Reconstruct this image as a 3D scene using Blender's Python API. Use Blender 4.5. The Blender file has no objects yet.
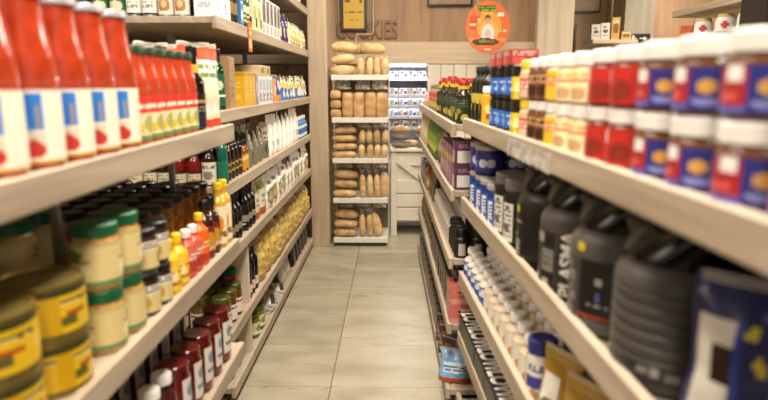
import bpy, bmesh, math, random
from mathutils import Vector, Matrix, noise
random.seed(7)
R = math.radians
scene = bpy.context.scene
col = scene.collection

# ---------------------------------------------------------------- camera
cam = bpy.data.cameras.new('camera')
cam.sensor_width = 36.0
cam.lens = 28.125
cam.clip_start = 0.02
cam.dof.use_dof = True
cam.dof.focus_distance = 3.5
cam.dof.aperture_fstop = 2.0
cam_ob = bpy.data.objects.new('camera', cam)
cam_ob.location = (0, 0, 1.4)
cam_ob.rotation_euler = (R(79.0), 0, R(0.8755))
col.objects.link(cam_ob)
scene.camera = cam_ob

# ---------------------------------------------------------------- world, lamps, exposure
w = bpy.data.worlds.new('shop_air'); scene.world = w
w.use_nodes = True
w.node_tree.nodes['Background'].inputs[0].default_value = (1.0, 0.93, 0.85, 1)
w.node_tree.nodes['Background'].inputs[1].default_value = 0.36
def area(name, loc, sx, sy, power, color=(1, .91, .78), rot=(0, 0, 0)):
    l = bpy.data.lights.new(name, 'AREA'); l.shape = 'RECTANGLE'; l.size = sx; l.size_y = sy
    l.energy = power; l.color = color
    o = bpy.data.objects.new(name, l); o.location = loc; o.rotation_euler = rot; col.objects.link(o)
    return o
for i, (yy, pw) in enumerate(((-0.7, 44), (0.9, 48), (2.5, 38), (4.1, 34))):
    area('overhead_area_light', (0.0, yy, 2.95), .5, 1.1, pw)
area('overhead_area_light', (3.2, 4.6, 2.95), .8, 2.6, 95)  # added fill light, lifts the dark room beyond at the right
area('overhead_area_light', (3.4, 7.6, 2.95), 1.6, .6, 45)  # second added fill, brightens the brown walls at the far right
area('overhead_area_light', (-1.9, 1.6, 2.95), .6, 2.2, 30)
vs = scene.view_settings
vs.view_transform = 'Standard'; vs.look = 'None'; vs.exposure = 0.5; vs.gamma = 1.0
vs.use_curve_mapping = False

# ---------------------------------------------------------------- colours and materials
def lin(h):
    h = h.lstrip('#'); out = []
    for i in (0, 2, 4):
        c = int(h[i:i+2], 16) / 255.0
        out.append(c / 12.92 if c <= .04045 else ((c + .055) / 1.055) ** 2.4)
    return (out[0], out[1], out[2], 1.0)
MATS = {}
def nodes(m):
    m.use_nodes = True
    return m.node_tree.nodes, m.node_tree.links, m.node_tree.nodes['Principled BSDF']
def mat(name, hexc, rough=.5, metal=0, var=.12, scale=25, coat=0, bump=0, sss=0):
    if name in MATS: return MATS[name]
    m = bpy.data.materials.new(name); n, l, b = nodes(m)
    c = lin(hexc)
    tc = n.new('ShaderNodeTexCoord'); nz = n.new('ShaderNodeTexNoise'); nz.inputs['Scale'].default_value = scale
    nz.inputs['Detail'].default_value = 3
    l.new(tc.outputs['Object'], nz.inputs['Vector'])
    rp = n.new('ShaderNodeValToRGB')
    rp.color_ramp.elements[0].position = .3; rp.color_ramp.elements[1].position = .7
    rp.color_ramp.elements[0].color = tuple(x * (1 - var) for x in c[:3]) + (1,)
    rp.color_ramp.elements[1].color = tuple(min(1, x * (1 + var)) for x in c[:3]) + (1,)
    l.new(nz.outputs['Fac'], rp.inputs['Fac']); l.new(rp.outputs['Color'], b.inputs['Base Color'])
    b.inputs['Roughness'].default_value = rough; b.inputs['Metallic'].default_value = metal
    b.inputs['Coat Weight'].default_value = coat; b.inputs['Coat Roughness'].default_value = .05
    if sss:
        b.inputs['Subsurface Weight'].default_value = sss; b.inputs['Subsurface Radius'].default_value = (.01, .006, .004)
    if bump:
        bp = n.new('ShaderNodeBump'); bp.inputs['Strength'].default_value = bump; bp.inputs['Distance'].default_value = .01
        l.new(nz.outputs['Fac'], bp.inputs['Height']); l.new(bp.outputs['Normal'], b.inputs['Normal'])
    MATS[name] = m
    return m
def print_mat(name='print', rough=.38):
    if name in MATS: return MATS[name]
    m = bpy.data.materials.new(name); n, l, b = nodes(m)
    a = n.new('ShaderNodeAttribute'); a.attribute_name = 'Col'
    l.new(a.outputs['Color'], b.inputs['Base Color']); b.inputs['Roughness'].default_value = rough
    MATS[name] = m
    return m
PR = print_mat()
def film_mat(name, tint, fac=.22, rough=.12):
    if name in MATS: return MATS[name]
    m = bpy.data.materials.new(name); n, l, b = nodes(m)
    out = n['Material Output']; tr = n.new('ShaderNodeBsdfTransparent'); mx = n.new('ShaderNodeMixShader')
    nz = n.new('ShaderNodeTexNoise'); nz.inputs['Scale'].default_value = 30
    tc = n.new('ShaderNodeTexCoord'); l.new(tc.outputs['Object'], nz.inputs['Vector'])
    mr = n.new('ShaderNodeMapRange'); mr.inputs[1].default_value = .35; mr.inputs[2].default_value = .7
    mr.inputs[3].default_value = fac * .35; mr.inputs[4].default_value = min(1, fac * 1.9)
    l.new(nz.outputs['Fac'], mr.inputs[0])
    b.inputs['Base Color'].default_value = lin(tint); b.inputs['Roughness'].default_value = rough
    bp = n.new('ShaderNodeBump'); bp.inputs['Strength'].default_value = .6; bp.inputs['Distance'].default_value = .01
    l.new(nz.outputs['Fac'], bp.inputs['Height']); l.new(bp.outputs['Normal'], b.inputs['Normal'])
    l.new(mr.outputs[0], mx.inputs[0]); l.new(tr.outputs[0], mx.inputs[1]); l.new(b.outputs[0], mx.inputs[2])
    l.new(mx.outputs[0], out.inputs['Surface'])
    MATS[name] = m
    return m
def wood(name, c0, c1, stretch=(22, 1.6, 22), rough=.55, bump=.12, knots=False):
    if name in MATS: return MATS[name]
    m = bpy.data.materials.new(name); n, l, b = nodes(m)
    tc = n.new('ShaderNodeTexCoord'); mp = n.new('ShaderNodeMapping'); mp.inputs['Scale'].default_value = stretch
    nz = n.new('ShaderNodeTexNoise'); nz.inputs['Scale'].default_value = 1.0; nz.inputs['Detail'].default_value = 6
    nz.inputs['Distortion'].default_value = .6
    l.new(tc.outputs['Object'], mp.inputs['Vector']); l.new(mp.outputs['Vector'], nz.inputs['Vector'])
    rp = n.new('ShaderNodeValToRGB'); rp.color_ramp.elements[0].position = .32; rp.color_ramp.elements[1].position = .68
    rp.color_ramp.elements[0].color = lin(c0); rp.color_ramp.elements[1].color = lin(c1)
    l.new(nz.outputs['Fac'], rp.inputs['Fac'])
    last = rp.outputs['Color']
    if knots:
        vz = n.new('ShaderNodeTexVoronoi'); vz.inputs['Scale'].default_value = 4.3
        kr = n.new('ShaderNodeValToRGB'); kr.color_ramp.elements[0].position = .045; kr.color_ramp.elements[1].position = .085
        kr.color_ramp.elements[0].color = (.35, .27, .2, 1); kr.color_ramp.elements[1].color = (1, 1, 1, 1)
        mx = n.new('ShaderNodeMix'); mx.data_type = 'RGBA'; mx.blend_type = 'MULTIPLY'; mx.inputs[0].default_value = .8
        l.new(tc.outputs['Object'], vz.inputs['Vector']); l.new(vz.outputs['Distance'], kr.inputs['Fac'])
        l.new(last, mx.inputs[6]); l.new(kr.outputs['Color'], mx.inputs[7]); last = mx.outputs[2]
    l.new(last, b.inputs['Base Color']); b.inputs['Roughness'].default_value = rough
    bp = n.new('ShaderNodeBump'); bp.inputs['Strength'].default_value = bump; bp.inputs['Distance'].default_value = .004
    l.new(nz.outputs['Fac'], bp.inputs['Height']); l.new(bp.outputs['Normal'], b.inputs['Normal'])
    MATS[name] = m
    return m
W_SHELF = wood('limed_shelf_wood', '#998874', '#bba992')
W_UP = wood('limed_post_wood', '#ab977f', '#c9b49a', (22, 22, 1.6))
W_LIGHT = wood('pale_trim_wood', '#c2b299', '#d6c7af', (22, 22, 1.6))
W_RAIL = wood('pale_rail_wood', '#c2ab8e', '#d6c2a6', (1.6, 22, 22))
W_WALL = wood('brown_wall_wood', '#94765a', '#b08e6a', (14, 14, 1.2), knots=True)
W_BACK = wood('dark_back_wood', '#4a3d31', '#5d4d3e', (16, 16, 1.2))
WHITE_P = mat('cream_paint', '#d9d0bd', .5, var=.05, scale=5)
STEEL = mat('grey_steel', '#9a958c', .35, .8, var=.05)
BLACK = mat('black_plastic', '#15130f', .35, var=.2)
WHITE = mat('white_plastic', '#e9e5dc', .4, var=.04)

# ---------------------------------------------------------------- mesh building
class MB:
    def __init__(s): s.v = []; s.f = []; s.c = []
    def box(s, x0, x1, y0, y1, z0, z1, c=None):
        b = len(s.v)
        s.v += [(x0, y0, z0), (x1, y0, z0), (x1, y1, z0), (x0, y1, z0), (x0, y0, z1), (x1, y0, z1), (x1, y1, z1), (x0, y1, z1)]
        for q in ((0, 3, 2, 1), (4, 5, 6, 7), (0, 1, 5, 4), (1, 2, 6, 5), (2, 3, 7, 6), (3, 0, 4, 7)):
            s.f.append(tuple(b + i for i in q)); s.c.append(c)
        return s
    def lathe(s, prof, n=20, ridge=None, squash=1.0, c=None):
        # prof: list of (r, z); ridge: (z0, z1, count, depth)
        b = len(s.v); rows = []
        for r, z in prof:
            if r < 1e-6:
                rows.append([len(s.v)]); s.v.append((0, 0, z)); continue
            row = []
            for i in range(n):
                a = 2 * math.pi * i / n; rr = r
                if ridge and ridge[0] <= z <= ridge[1]:
                    rr = r * (1 - ridge[3] * (i % 2))
                row.append(len(s.v)); s.v.append((rr * math.sin(a), -rr * math.cos(a) * squash, z))
            rows.append(row)
        for k in range(len(rows) - 1):
            A, B = rows[k], rows[k+1]
            for i in range(n):
                j = (i + 1) % n
                if len(A) == 1 and len(B) == 1: continue
                if len(A) == 1: s.f.append((A[0], B[j], B[i]))
                elif len(B) == 1: s.f.append((A[i], A[j], B[0]))
                else: s.f.append((A[i], A[j], B[j], B[i]))
                s.c.append(c)
        return s
    def grid(s, fn, nu, nv, art=None, flip=False):
        b = len(s.v)
        for j in range(nv + 1):
            for i in range(nu + 1): s.v.append(tuple(fn(i / nu, j / nv)))
        for j in range(nv):
            for i in range(nu):
                q = (b + j*(nu+1) + i, b + j*(nu+1) + i + 1, b + (j+1)*(nu+1) + i + 1, b + (j+1)*(nu+1) + i)
                s.f.append(q[::-1] if flip else q)
                s.c.append(art((i + .5) / nu, (j + .5) / nv) if art else None)
        return s
    def tube(s, pts, r, n=8):
        rows = []
        P = [Vector(p) for p in pts]
        for k, p in enumerate(P):
            d = (P[min(k+1, len(P)-1)] - P[max(k-1, 0)]).normalized()
            u = d.orthogonal().normalized() if abs(d.z) > .9 else d.cross(Vector((0, 0, 1))).normalized()
            if abs(d.z) > .9: u = Vector((1, 0, 0)) - d * d.x; u.normalize()
            v = d.cross(u); row = []
            for i in range(n):
                a = 2*math.pi*i/n; row.append(len(s.v)); s.v.append(tuple(p + u*(r*math.cos(a)) + v*(r*math.sin(a))))
            rows.append(row)
        for k in range(len(rows)-1):
            for i in range(n):
                j = (i+1) % n; s.f.append((rows[k][i], rows[k][j], rows[k+1][j], rows[k+1][i])); s.c.append(None)
        s.f.append(tuple(rows[0][::-1])); s.f.append(tuple(rows[-1])); s.c += [None, None]
        return s
    def move(s, dx, dy, dz):
        s.v = [(x+dx, y+dy, z+dz) for x, y, z in s.v]; return s
    def xf(s, M):
        s.v = [tuple(M @ Vector(p)) for p in s.v]; return s
    def mesh(s, name, m, smooth=40, bevel=0):
        me = bpy.data.meshes.new(name); me.from_pydata(s.v, [], s.f); me.update()
        if any(c is not None for c in s.c):
            at = me.color_attributes.new('Col', 'FLOAT_COLOR', 'CORNER'); data = []
            for p, c in zip(me.polygons, s.c):
                data += list(c or (.8, .8, .8, 1)) * p.loop_total
            at.data.foreach_set('color', data)
        if bevel:
            bm = bmesh.new(); bm.from_mesh(me)
            bmesh.ops.bevel(bm, geom=list(bm.edges), offset=bevel, segments=2 if bevel > .004 else 1, affect='EDGES', profile=.5)
            bm.to_mesh(me); bm.free()
        if smooth:
            me.polygons.foreach_set('use_smooth', [True] * len(me.polygons)); me.set_sharp_from_angle(angle=R(smooth))
        me.materials.append(m)
        return me
_mats = MATS
def tag(o, label=None, cat=None, group=None, kind=None):
    if label: o['label'] = label
    if cat: o['category'] = cat
    if group: o['group'] = group
    if kind: o['kind'] = kind
    return o
def ob(name, me, parent=None, loc=(0, 0, 0), rot=(0, 0, 0), label=None):
    o = bpy.data.objects.new(name, me); col.objects.link(o)
    if parent: o.parent = parent
    o.location = loc; o.rotation_euler = rot
    if label: o['label'] = label
    return o
def empty(name, loc=(0, 0, 0), rot=(0, 0, 0)):
    o = bpy.data.objects.new(name, None); o.empty_display_size = .05; col.objects.link(o)
    o.location = loc; o.rotation_euler = rot
    return o
def place(proto, name, loc, rotz, label, cat, group=None, tilt=(0, 0)):
    # proto: [(part_name, mesh, [(sub_name, mesh), ...]), ...]
    rot = (tilt[0], tilt[1], rotz)
    if len(proto) == 1 and not proto[0][2]:
        r = ob(name, proto[0][1], None, loc, rot)
    else:
        r = empty(name, loc, rot)
        for pn, me, subs in proto:
            p = ob(pn, me, r)
            for sn, sme in subs: ob(sn, sme, p)
    tag(r, label, cat, group)
    return r
ORD = ['nearest the camera', 'second from the camera', 'third from the camera', 'fourth from the camera', 'fifth from the camera',
       'sixth from the camera', 'seventh from the camera', 'eighth from the camera', 'ninth from the camera', 'tenth from the camera',
       'eleventh from the camera', 'twelfth from the camera', 'thirteenth from the camera', 'fourteenth from the camera', 'fifteenth from the camera']
# a run of shelving: front line starts at (a, 0), turned by phi; side -1 = left of the aisle, +1 = right
class Run:
    def __init__(s, a, phi, side): s.a = a; s.phi = phi; s.side = side
    def at(s, t, d):
        dx, dy = -math.sin(s.phi), math.cos(s.phi); ix, iy = s.side*math.cos(s.phi), s.side*math.sin(s.phi)
        return (s.a + t*dx + d*ix, t*dy + d*iy)
    @property
    def face(s): return s.phi + (R(90) if s.side < 0 else R(-90))
def row(run, proto, name, ts, d, z, base, cat, group=None, yaw=0, jit=.002, behind=(), ord=True, behind_label=None, jrot=4, tilt=(0, 0), jsc=0):
    for i, t in enumerate(ts):
        x, y = run.at(t, d + random.uniform(0, jit))
        lab = base if (len(ts) == 1 or not ord) else base + ', ' + ORD[i]
        q_ = place(proto, name, (x, y, z), run.face + R(yaw) + R(random.uniform(-jrot, jrot)), lab, cat, group, tilt)
        if jsc: q_.scale = (1+random.uniform(-jsc, jsc*.3), 1+random.uniform(-jsc, jsc), 1+random.uniform(-jsc, jsc))
        for dd in behind:
            x, y = run.at(t + random.uniform(-.002, .002), d + dd)
            place(proto, name, (x, y, z), run.face + R(yaw) + R(random.uniform(-jrot, jrot)), behind_label or (base + ', in a row behind the front one'), cat, (group or name) + ', back rows', tilt)

# ---------------------------------------------------------------- artwork printed on labels
def A(bg, *pr):
    bgc = lin(bg); P = [(p[0],) + tuple(p[1:5]) + (lin(p[5]),) + tuple(p[6:]) for p in pr]
    def f(u, v):
        c = bgc
        for p in P:
            k = p[0]
            if k == 'r':
                if p[1] <= u <= p[3] and p[2] <= v <= p[4]: c = p[5]
            elif k == 'e':
                if ((u-p[1])/p[3])**2 + ((v-p[2])/p[4])**2 <= 1: c = p[5]
            elif k == 't':
                if p[1] <= u <= p[3] and p[2] <= v <= p[4]:
                    q = (v-p[2])/(p[4]-p[2])*p[6]
                    if (q % 1) < .62:
                        h = math.sin(int(u*p[7])*12.9898 + int(q)*78.233)*43758.5453
                        if (h - math.floor(h)) > .28: c = p[5]
        return c
    return f
def wrap(r, z0, z1, a0, a1, art, nu=28, nv=18, off=.0007, r1=None):
    r1 = r if r1 is None else r1
    def fn(u, v):
        a = R(a0 + (a1-a0)*u); rr = r + (r1-r)*v + off
        return (rr*math.sin(a), -rr*math.cos(a), z0 + (z1-z0)*v)
    return MB().grid(fn, nu, nv, art).mesh('label', PR, 60)
def panel_front(w, d, z0, z1, art, nu=16, nv=18, name='front_print', x0=None, x1=None):
    x0 = -w/2 if x0 is None else x0; x1 = w/2 if x1 is None else x1
    return MB().grid(lambda u, v: (x0+(x1-x0)*u, -d/2-.0008, z0+(z1-z0)*v), nu, nv, art).mesh(name, PR, 0)
def panel_side(w, d, z0, z1, art, s, nu=12, nv=18, name='side_print'):
    # s=+1: the +x side (seen reading from -y to +y), s=-1: the -x side
    return MB().grid(lambda u, v: (s*(w/2+.0008), (-d/2 + d*u)*s, z0+(z1-z0)*v), nu, nv, art).mesh(name, PR, 0)

def P_bottle(H, r, nr, sz, nz, cap_h, body, cap, label=None, cap_r=None, n=20, extra=None, ridge=True, labels=()):
    p = [(0, 0), (r*.9, 0), (r, .006), (r, sz)]
    for k in range(1, 6):
        t = k/5; p.append((nr + (r-nr)*(.5+.5*math.cos(math.pi*t)), sz + (nz-sz)*t))
    p += [(nr, H-cap_h), (0, H-cap_h)]
    cr = cap_r or nr*1.2
    cp = [(0, H-cap_h+.0005), (cr, H-cap_h+.0005), (cr, H-.003), (cr-.003, H), (0, H)]
    parts = [('bottle_body', MB().lathe(p, n).mesh('bottle_body', body), []),
             ('cap', MB().lathe(cp, 24, (H-cap_h, H-.002, 0, .05) if ridge else None).mesh('cap', cap), [])]
    if label: parts.append(('label', wrap(r, *label), []))
    for lb in labels: parts.append(('label', wrap(*lb), []))
    if extra: parts += extra
    return parts
def P_jar(H, r, lid_h, body, lid, label=None, n=20, waist=0, lid_r=None, extra=None, ridge=True):
    zt = H-lid_h
    p = [(0, 0), (r*.88, 0), (r, .008), (r-waist, zt*.45), (r, zt*.82), (r*.97, zt*.9), (r*.88, zt-.001), (0, zt-.001)]
    lr = lid_r or r*.97
    cp = [(0, zt), (lr, zt), (lr, H-.003), (lr-.004, H), (0, H)]
    parts = [('jar_body', MB().lathe(p, n).mesh('jar_body', body), []),
             ('lid', MB().lathe(cp, 28, (zt, H-.0025, 0, .025) if ridge else None).mesh('lid', lid), [])]
    if label: parts.append(('label', wrap(r, *label), []))
    if extra: parts += extra
    return parts
def P_can(H, r, art, lid_mat, nu=32, nv=18, a0=-180, a1=180):
    p = [(0, .004), (r*.93, .004), (r*.95, 0), (r*1.01, .001), (r*1.01, .005), (r, .008), (r, H-.008), (r*1.01, H-.005), (r*1.01, H-.001), (r*.95, H), (r*.92, H-.005), (0, H-.004)]
    return [('can_body', MB().lathe(p, 24).mesh('can_body', lid_mat), []), ('label', wrap(r, .009, H-.009, a0, a1, art, nu, nv), [])]
def P_box(w, d, h, colr, front=None, side=None, rough=.45, bev=.0015, top=None):
    m = mat('carton_'+colr.strip('#'), colr, rough, var=.06, scale=15)
    parts = [('carton', MB().box(-w/2, w/2, -d/2, d/2, 0, h).mesh('carton', m, 0, bev), [])]
    if front: parts.append(('front_print', panel_front(w*.98, d, h*.01, h*.99, front), []))
    if side:
        parts.append(('side_print', panel_side(w, d*.98, h*.01, h*.99, side, 1), []))
        parts.append(('side_print', panel_side(w, d*.98, h*.01, h*.99, side, -1), []))
    if top: parts.append(('top_print', MB().grid(lambda u, v: (-w*.49+w*.98*u, -d*.49+d*.98*v, h+.0008), 14, 12, top).mesh('top_print', PR, 0), []))
    return parts
def bag_mb(w, h, d, art=None, seed=0, seal=.09, crumple=.006, nu=16, nv=20, lean=0, flare=.9, bottom=.12):
    rnd = Vector((seed*3.7, seed*1.3, seed*5.1))
    def fn(sgn):
        def g(u, v):
            e = max(0, 1-abs(2*u-1)**2.6)**.55
            if v < bottom: fv = .75 + .25*math.sqrt(max(0, 1-((bottom-v)/bottom)**2))
            elif v > 1-seal: fv = .03
            else: fv = max(.03, (1-((v-bottom)/(1-seal-bottom))**3.2))**.8
            ww = w*(1-(1-flare)*v) * (1 - .06*math.sin(math.pi*min(1, v/(1-seal)))*(1 if v < 1-seal else 0))
            x = (u-.5)*ww; th = d/2*e*fv
            nn = noise.noise(Vector((u*5, v*6, sgn)) + rnd)*crumple*(.25+e)
            y = sgn*(th + max(0, nn*1.2) if th > .002 else .0008)
            x += noise.noise(Vector((v*4, u*2, 9)) + rnd)*crumple*.8
            return (x, y + lean*v*h, v*h + noise.noise(Vector((u*4, 3, 1)) + rnd)*crumple*(1 if v > .9 else 0))
        return g
    m = MB()
    m.grid(fn(-1), nu, nv, art); m.grid(fn(1), nu, nv, (lambda u, v: art(1-u, v)) if art else None, True)
    # closed bottom
    return m
def P_bag(w, h, d, art, seed=0, name='bag_body', **k):
    seal = k.get('seal', .09)
    m = print_mat('foil_print', .3)
    body = bag_mb(w, h, d, art, seed, **k).mesh(name, m, 70)
    parts = [(name, body, [])]
    fl = k.get('flare', .9)
    s = MB()
    for i in range(3):
        z = h*(1-seal) + h*seal*(.25+.25*i)
        s.box(-w*fl*.46, w*fl*.46, -.0022 + k.get('lean', 0)*h, .0022 + k.get('lean', 0)*h, z, z+h*seal*.1)
    parts.append(('crimped_seal', s.mesh('crimped_seal', mat('seal_film', '#c9c2b4', .3), 0), []))
    return parts

def text_mesh(body, size, extrude, m, name='lettering', offset=0, sx=1.0, align='CENTER', space=1.0):
    cu = bpy.data.curves.new('txt', 'FONT'); cu.body = body; cu.size = size; cu.extrude = extrude; cu.offset = offset
    cu.align_x = align; cu.resolution_u = 3; cu.space_character = space
    o = bpy.data.objects.new('txt', cu); col.objects.link(o); bpy.context.view_layer.update()
    me = bpy.data.meshes.new_from_object(o.evaluated_get(bpy.context.evaluated_depsgraph_get()))
    bpy.data.objects.remove(o)
    me.name = name; me.materials.clear(); me.materials.append(m)
    me.transform(Matrix.Rotation(R(90), 4, 'X') @ Matrix.Diagonal((sx, 1, 1, 1)))   # stands up, reads from -y
    return me
def bend(me, r, z=0, ang0=0):
    # wraps a flat lettering mesh (in the xz plane) round a cylinder of radius r
    for v in me.vertices:
        a = v.co.x/r + ang0; rr = r - v.co.y
        v.co = (rr*math.sin(a), -rr*math.cos(a), v.co.z+z)
    return me

# ================================================================ THE SETTING
def struct(name, me, loc=(0, 0, 0), rot=(0, 0, 0)):
    o = ob(name, me, None, loc, rot); o['kind'] = 'structure'; return o
def tile_mat():
    m = bpy.data.materials.new('stone_tile'); n, l, b = nodes(m)
    tc = n.new('ShaderNodeTexCoord'); oi = n.new('ShaderNodeObjectInfo')
    geo = n.new('ShaderNodeNewGeometry')
    a = n.new('ShaderNodeTexNoise'); a.inputs['Scale'].default_value = 3.2; a.inputs['Detail'].default_value = 7; a.inputs['Distortion'].default_value = .3
    mp = n.new('ShaderNodeMapping'); mp.inputs['Scale'].default_value = (1, 2.2, 1)
    l.new(geo.outputs['Position'], mp.inputs['Vector']); l.new(mp.outputs['Vector'], a.inputs['Vector'])
    r1 = n.new('ShaderNodeValToRGB'); e = r1.color_ramp.elements
    e[0].position = .28; e[0].color = lin('#928974'); e[1].position = .66; e[1].color = lin('#aca38d')
    l.new(a.outputs['Fac'], r1.inputs['Fac'])
    s = n.new('ShaderNodeTexNoise'); s.inputs['Scale'].default_value = 4.6; s.inputs['Detail'].default_value = 5; s.inputs['Distortion'].default_value = 1.5
    mp2 = n.new('ShaderNodeMapping'); mp2.inputs['Scale'].default_value = (.8, 1.9, 1); mp2.inputs['Location'].default_value = (3.1, 1.7, 0)
    l.new(geo.outputs['Position'], mp2.inputs['Vector']); l.new(mp2.outputs['Vector'], s.inputs['Vector'])
    r2 = n.new('ShaderNodeValToRGB'); e = r2.color_ramp.elements
    e[0].position = .23; e[0].color = (.30, .25, .18, 1); e[1].position = .35; e[1].color = (1, 1, 1, 1)
    l.new(s.outputs['Fac'], r2.inputs['Fac'])
    mx = n.new('ShaderNodeMix'); mx.data_type = 'RGBA'; mx.blend_type = 'MULTIPLY'; mx.inputs[0].default_value = .85
    l.new(r1.outputs['Color'], mx.inputs[6]); l.new(r2.outputs['Color'], mx.inputs[7])
    hv = n.new('ShaderNodeHueSaturation'); mr = n.new('ShaderNodeMapRange')
    mr.inputs[3].default_value = .9; mr.inputs[4].default_value = 1.08
    l.new(oi.outputs['Random'], mr.inputs[0]); l.new(mr.outputs[0], hv.inputs['Value']); l.new(mx.outputs[2], hv.inputs['Color'])
    l.new(hv.outputs['Color'], b.inputs['Base Color']); b.inputs['Roughness'].default_value = .36
    bp = n.new('ShaderNodeBump'); bp.inputs['Strength'].default_value = .15; bp.inputs['Distance'].default_value = .003
    l.new(a.outputs['Fac'], bp.inputs['Height']); l.new(bp.outputs['Normal'], b.inputs['Normal'])
    return m
TILE = tile_mat()
floor = struct('floor', MB().box(-4.5, 6.0, -2.0, 10.5, -.06, -.004).mesh('floor', mat('grout', '#6f6552', .8), 0))
tw, tl = .60, .46
tile_me = MB().box(-tw/2+.0022, tw/2-.0022, -tl/2+.0022, tl/2-.0022, -.006, 0).mesh('floor_tile', TILE, 0, .0015)
for i in range(-1, 2):
    for j in range(-5, 13):
        ob('floor_tile', tile_me, floor, (-.29 + tw*(i+.5), 2.6 + tl*(j+.5), 0))
far_tiles = MB()
for i in range(-7, 10):
    for j in range(-10, 18):
        if -1 <= i <= 1 and -5 <= j < 13: continue
        cx, cy = -.29 + tw*(i+.5), 2.6 + tl*(j+.5)
        far_tiles.box(cx-tw/2+.0022, cx+tw/2-.0022, cy-tl/2+.0022, cy+tl/2-.0022, -.006, 0)
o = ob('floor_tiles_beyond', far_tiles.mesh('floor_tiles_beyond', TILE, 0), floor); o['kind'] = 'stuff'

struct('ceiling', MB().box(-4.5, 6.0, -2.0, 10.5, 3.05, 3.1).mesh('ceiling', mat('ceiling_paint', '#cfc5b4', .8, var=.03), 0))
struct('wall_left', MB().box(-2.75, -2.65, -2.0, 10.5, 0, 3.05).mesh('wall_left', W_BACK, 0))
# back wall: brown boarding above a pale rail, with an opening for the chilled cabinet
wb = MB()
wb.box(-2.65, 1.52, 6.0, 6.06, 1.60, 3.05)
wb.box(-2.65, -.14, 6.0, 6.06, 0, 1.60)
wb.box(.345, 1.52, 6.0, 6.06, 0, 1.60)
struct('wall_back', wb.mesh('wall_back', W_WALL, 0))
struct('trim_1', MB().box(-2.65, 1.36, 5.965, 6.0, 1.585, 1.792).mesh('trim_1', W_RAIL, 0, .004))
struct('trim_2', MB().box(1.36, 1.70, 5.90, 6.06, 0, 3.05).mesh('trim_2', W_LIGHT, 0, .004))
# white boarding below the rail, plank by plank
board_root = struct('wall_boarding', MB().box(.335, 1.36, 5.985, 6.0, 0, 1.585).mesh('wall_boarding', mat('boarding_gap', '#8a8272', .7), 0))
pm = MB().box(-.0595, .0595, -.012, .006, 0, 1.58).mesh('plank', WHITE_P, 0, .003)
for k in range(8): ob('plank', pm, board_root, (.40 + .124*k, 5.983, 0))
# the room beyond, to the right
struct('wall_far', MB().box(1.70, 6.0, 8.6, 8.7, 0, 3.05).mesh('wall_far', W_WALL, 0))
struct('wall_right', MB().box(5.9, 6.0, -2.0, 8.7, 0, 3.05).mesh('wall_right', W_WALL, 0))
struct('pillar_grey', MB().box(2.58, 2.91, 7.0, 7.4, 0, 3.05).mesh('pillar_grey', wood('grey_pillar_wood', '#a59a86', '#b9ae99', (10, 10, 1)), 0, .006))
struct('pillar_left', MB().box(-.705, -.548, 5.06, 5.95, 0, 3.05).mesh('pillar_left', wood('pillar_wood', '#a8937a', '#bfaa8e', (16, 16, 1.3), knots=True), 0, .006))
struct('trim_3', MB().box(2.62, 2.90, 7.55, 7.7, 0, 3.05).mesh('trim_3', W_LIGHT, 0, .004))
struct('wall_recess', MB().box(1.70, 2.9, 7.7, 7.76, 0, 3.05).mesh('wall_recess', W_WALL, 0))

# ================================================================ SHELVING
def shelving(name, label, run, t0, t1, levels, depth, thick=.056, posts=(), back=None, base=True, ends=(), post_d=.40, post_w=.03, post_top=None, mid=None, bay_splits=(), proud=0.004):
    root = empty(name, (run.a, 0, 0), (0, 0, run.phi)); tag(root, label, 'shelf', None)
    s = run.side
    def bx(d0, d1, y0, y1, z0, z1):
        x0, x1 = sorted((s*d0, s*d1)); return MB().box(x0, x1, y0, y1, z0, z1)
    for li, z in enumerate(levels):
        pr_ = proud[li] if isinstance(proud, tuple) else proud
        cuts = [t0] + list(bay_splits) + [t1]
        for a, b in zip(cuts[:-1], cuts[1:]):
            sh = ob('shelf_board', bx(.02, depth, a+.001, b-.001, z-.026, z).mesh('shelf_board', W_SHELF, 0, .002), root)
            ob('front_edge', bx(0, .0198, a+.001, b-.001, z+pr_-.004-thick+(.004 if pr_ < .01 else 0), z+pr_).mesh('front_edge', W_SHELF, 0, .003), sh)
    for t in posts:
        for d in ((post_d,) if not isinstance(post_d, tuple) else post_d):
            ob('post', bx(d, d+post_w, t-post_w/2, t+post_w/2, 0, (post_top or levels[0]-.027)).mesh('post', STEEL, 0, .002), root)
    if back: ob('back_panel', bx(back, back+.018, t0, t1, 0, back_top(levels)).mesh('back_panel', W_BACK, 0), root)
    if base: ob('plinth', bx(.045, depth, t0+.01, t1-.01, 0, levels[-1]-thick).mesh('plinth', mat('plinth_dark', '#4a4238', .6), 0), root)
    for t, z0, z1, d0, d1 in ends:
        ob('side_panel', bx(d0, d1, t-.012, t+.012, z0, z1).mesh('side_panel', W_LIGHT, 0, .002), root)
    return root
def back_top(levels): return levels[0]
LN = Run(-.54, 0, -1); LF = Run(-.69, 0, -1)
RN = Run(.398, math.atan(.0544), 1); RF = Run(.263, math.atan(.0118), 1)
L2, L3, L4, L5 = 1.262, .862, .474, .12
S0, S1, S2, S3, S4, S5, S6 = 1.985, 1.658, 1.288, .98, .69, .338, .082
R1, R2, R3, R4, R5 = 1.2605, .9285, .619, .363, .08
T1, T2, T3, T4, T5 = 1.2385, .969, .678, .388, .086
shelving('shelving_unit', 'pale wooden shelving unit at left front holding tomato bottles and jars', LN, -.35, 2.04, [L2, L3, L4, L5], .52,
         posts=(.30, 1.22, 1.895), post_d=.160, post_w=.018, thick=.058)
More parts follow.
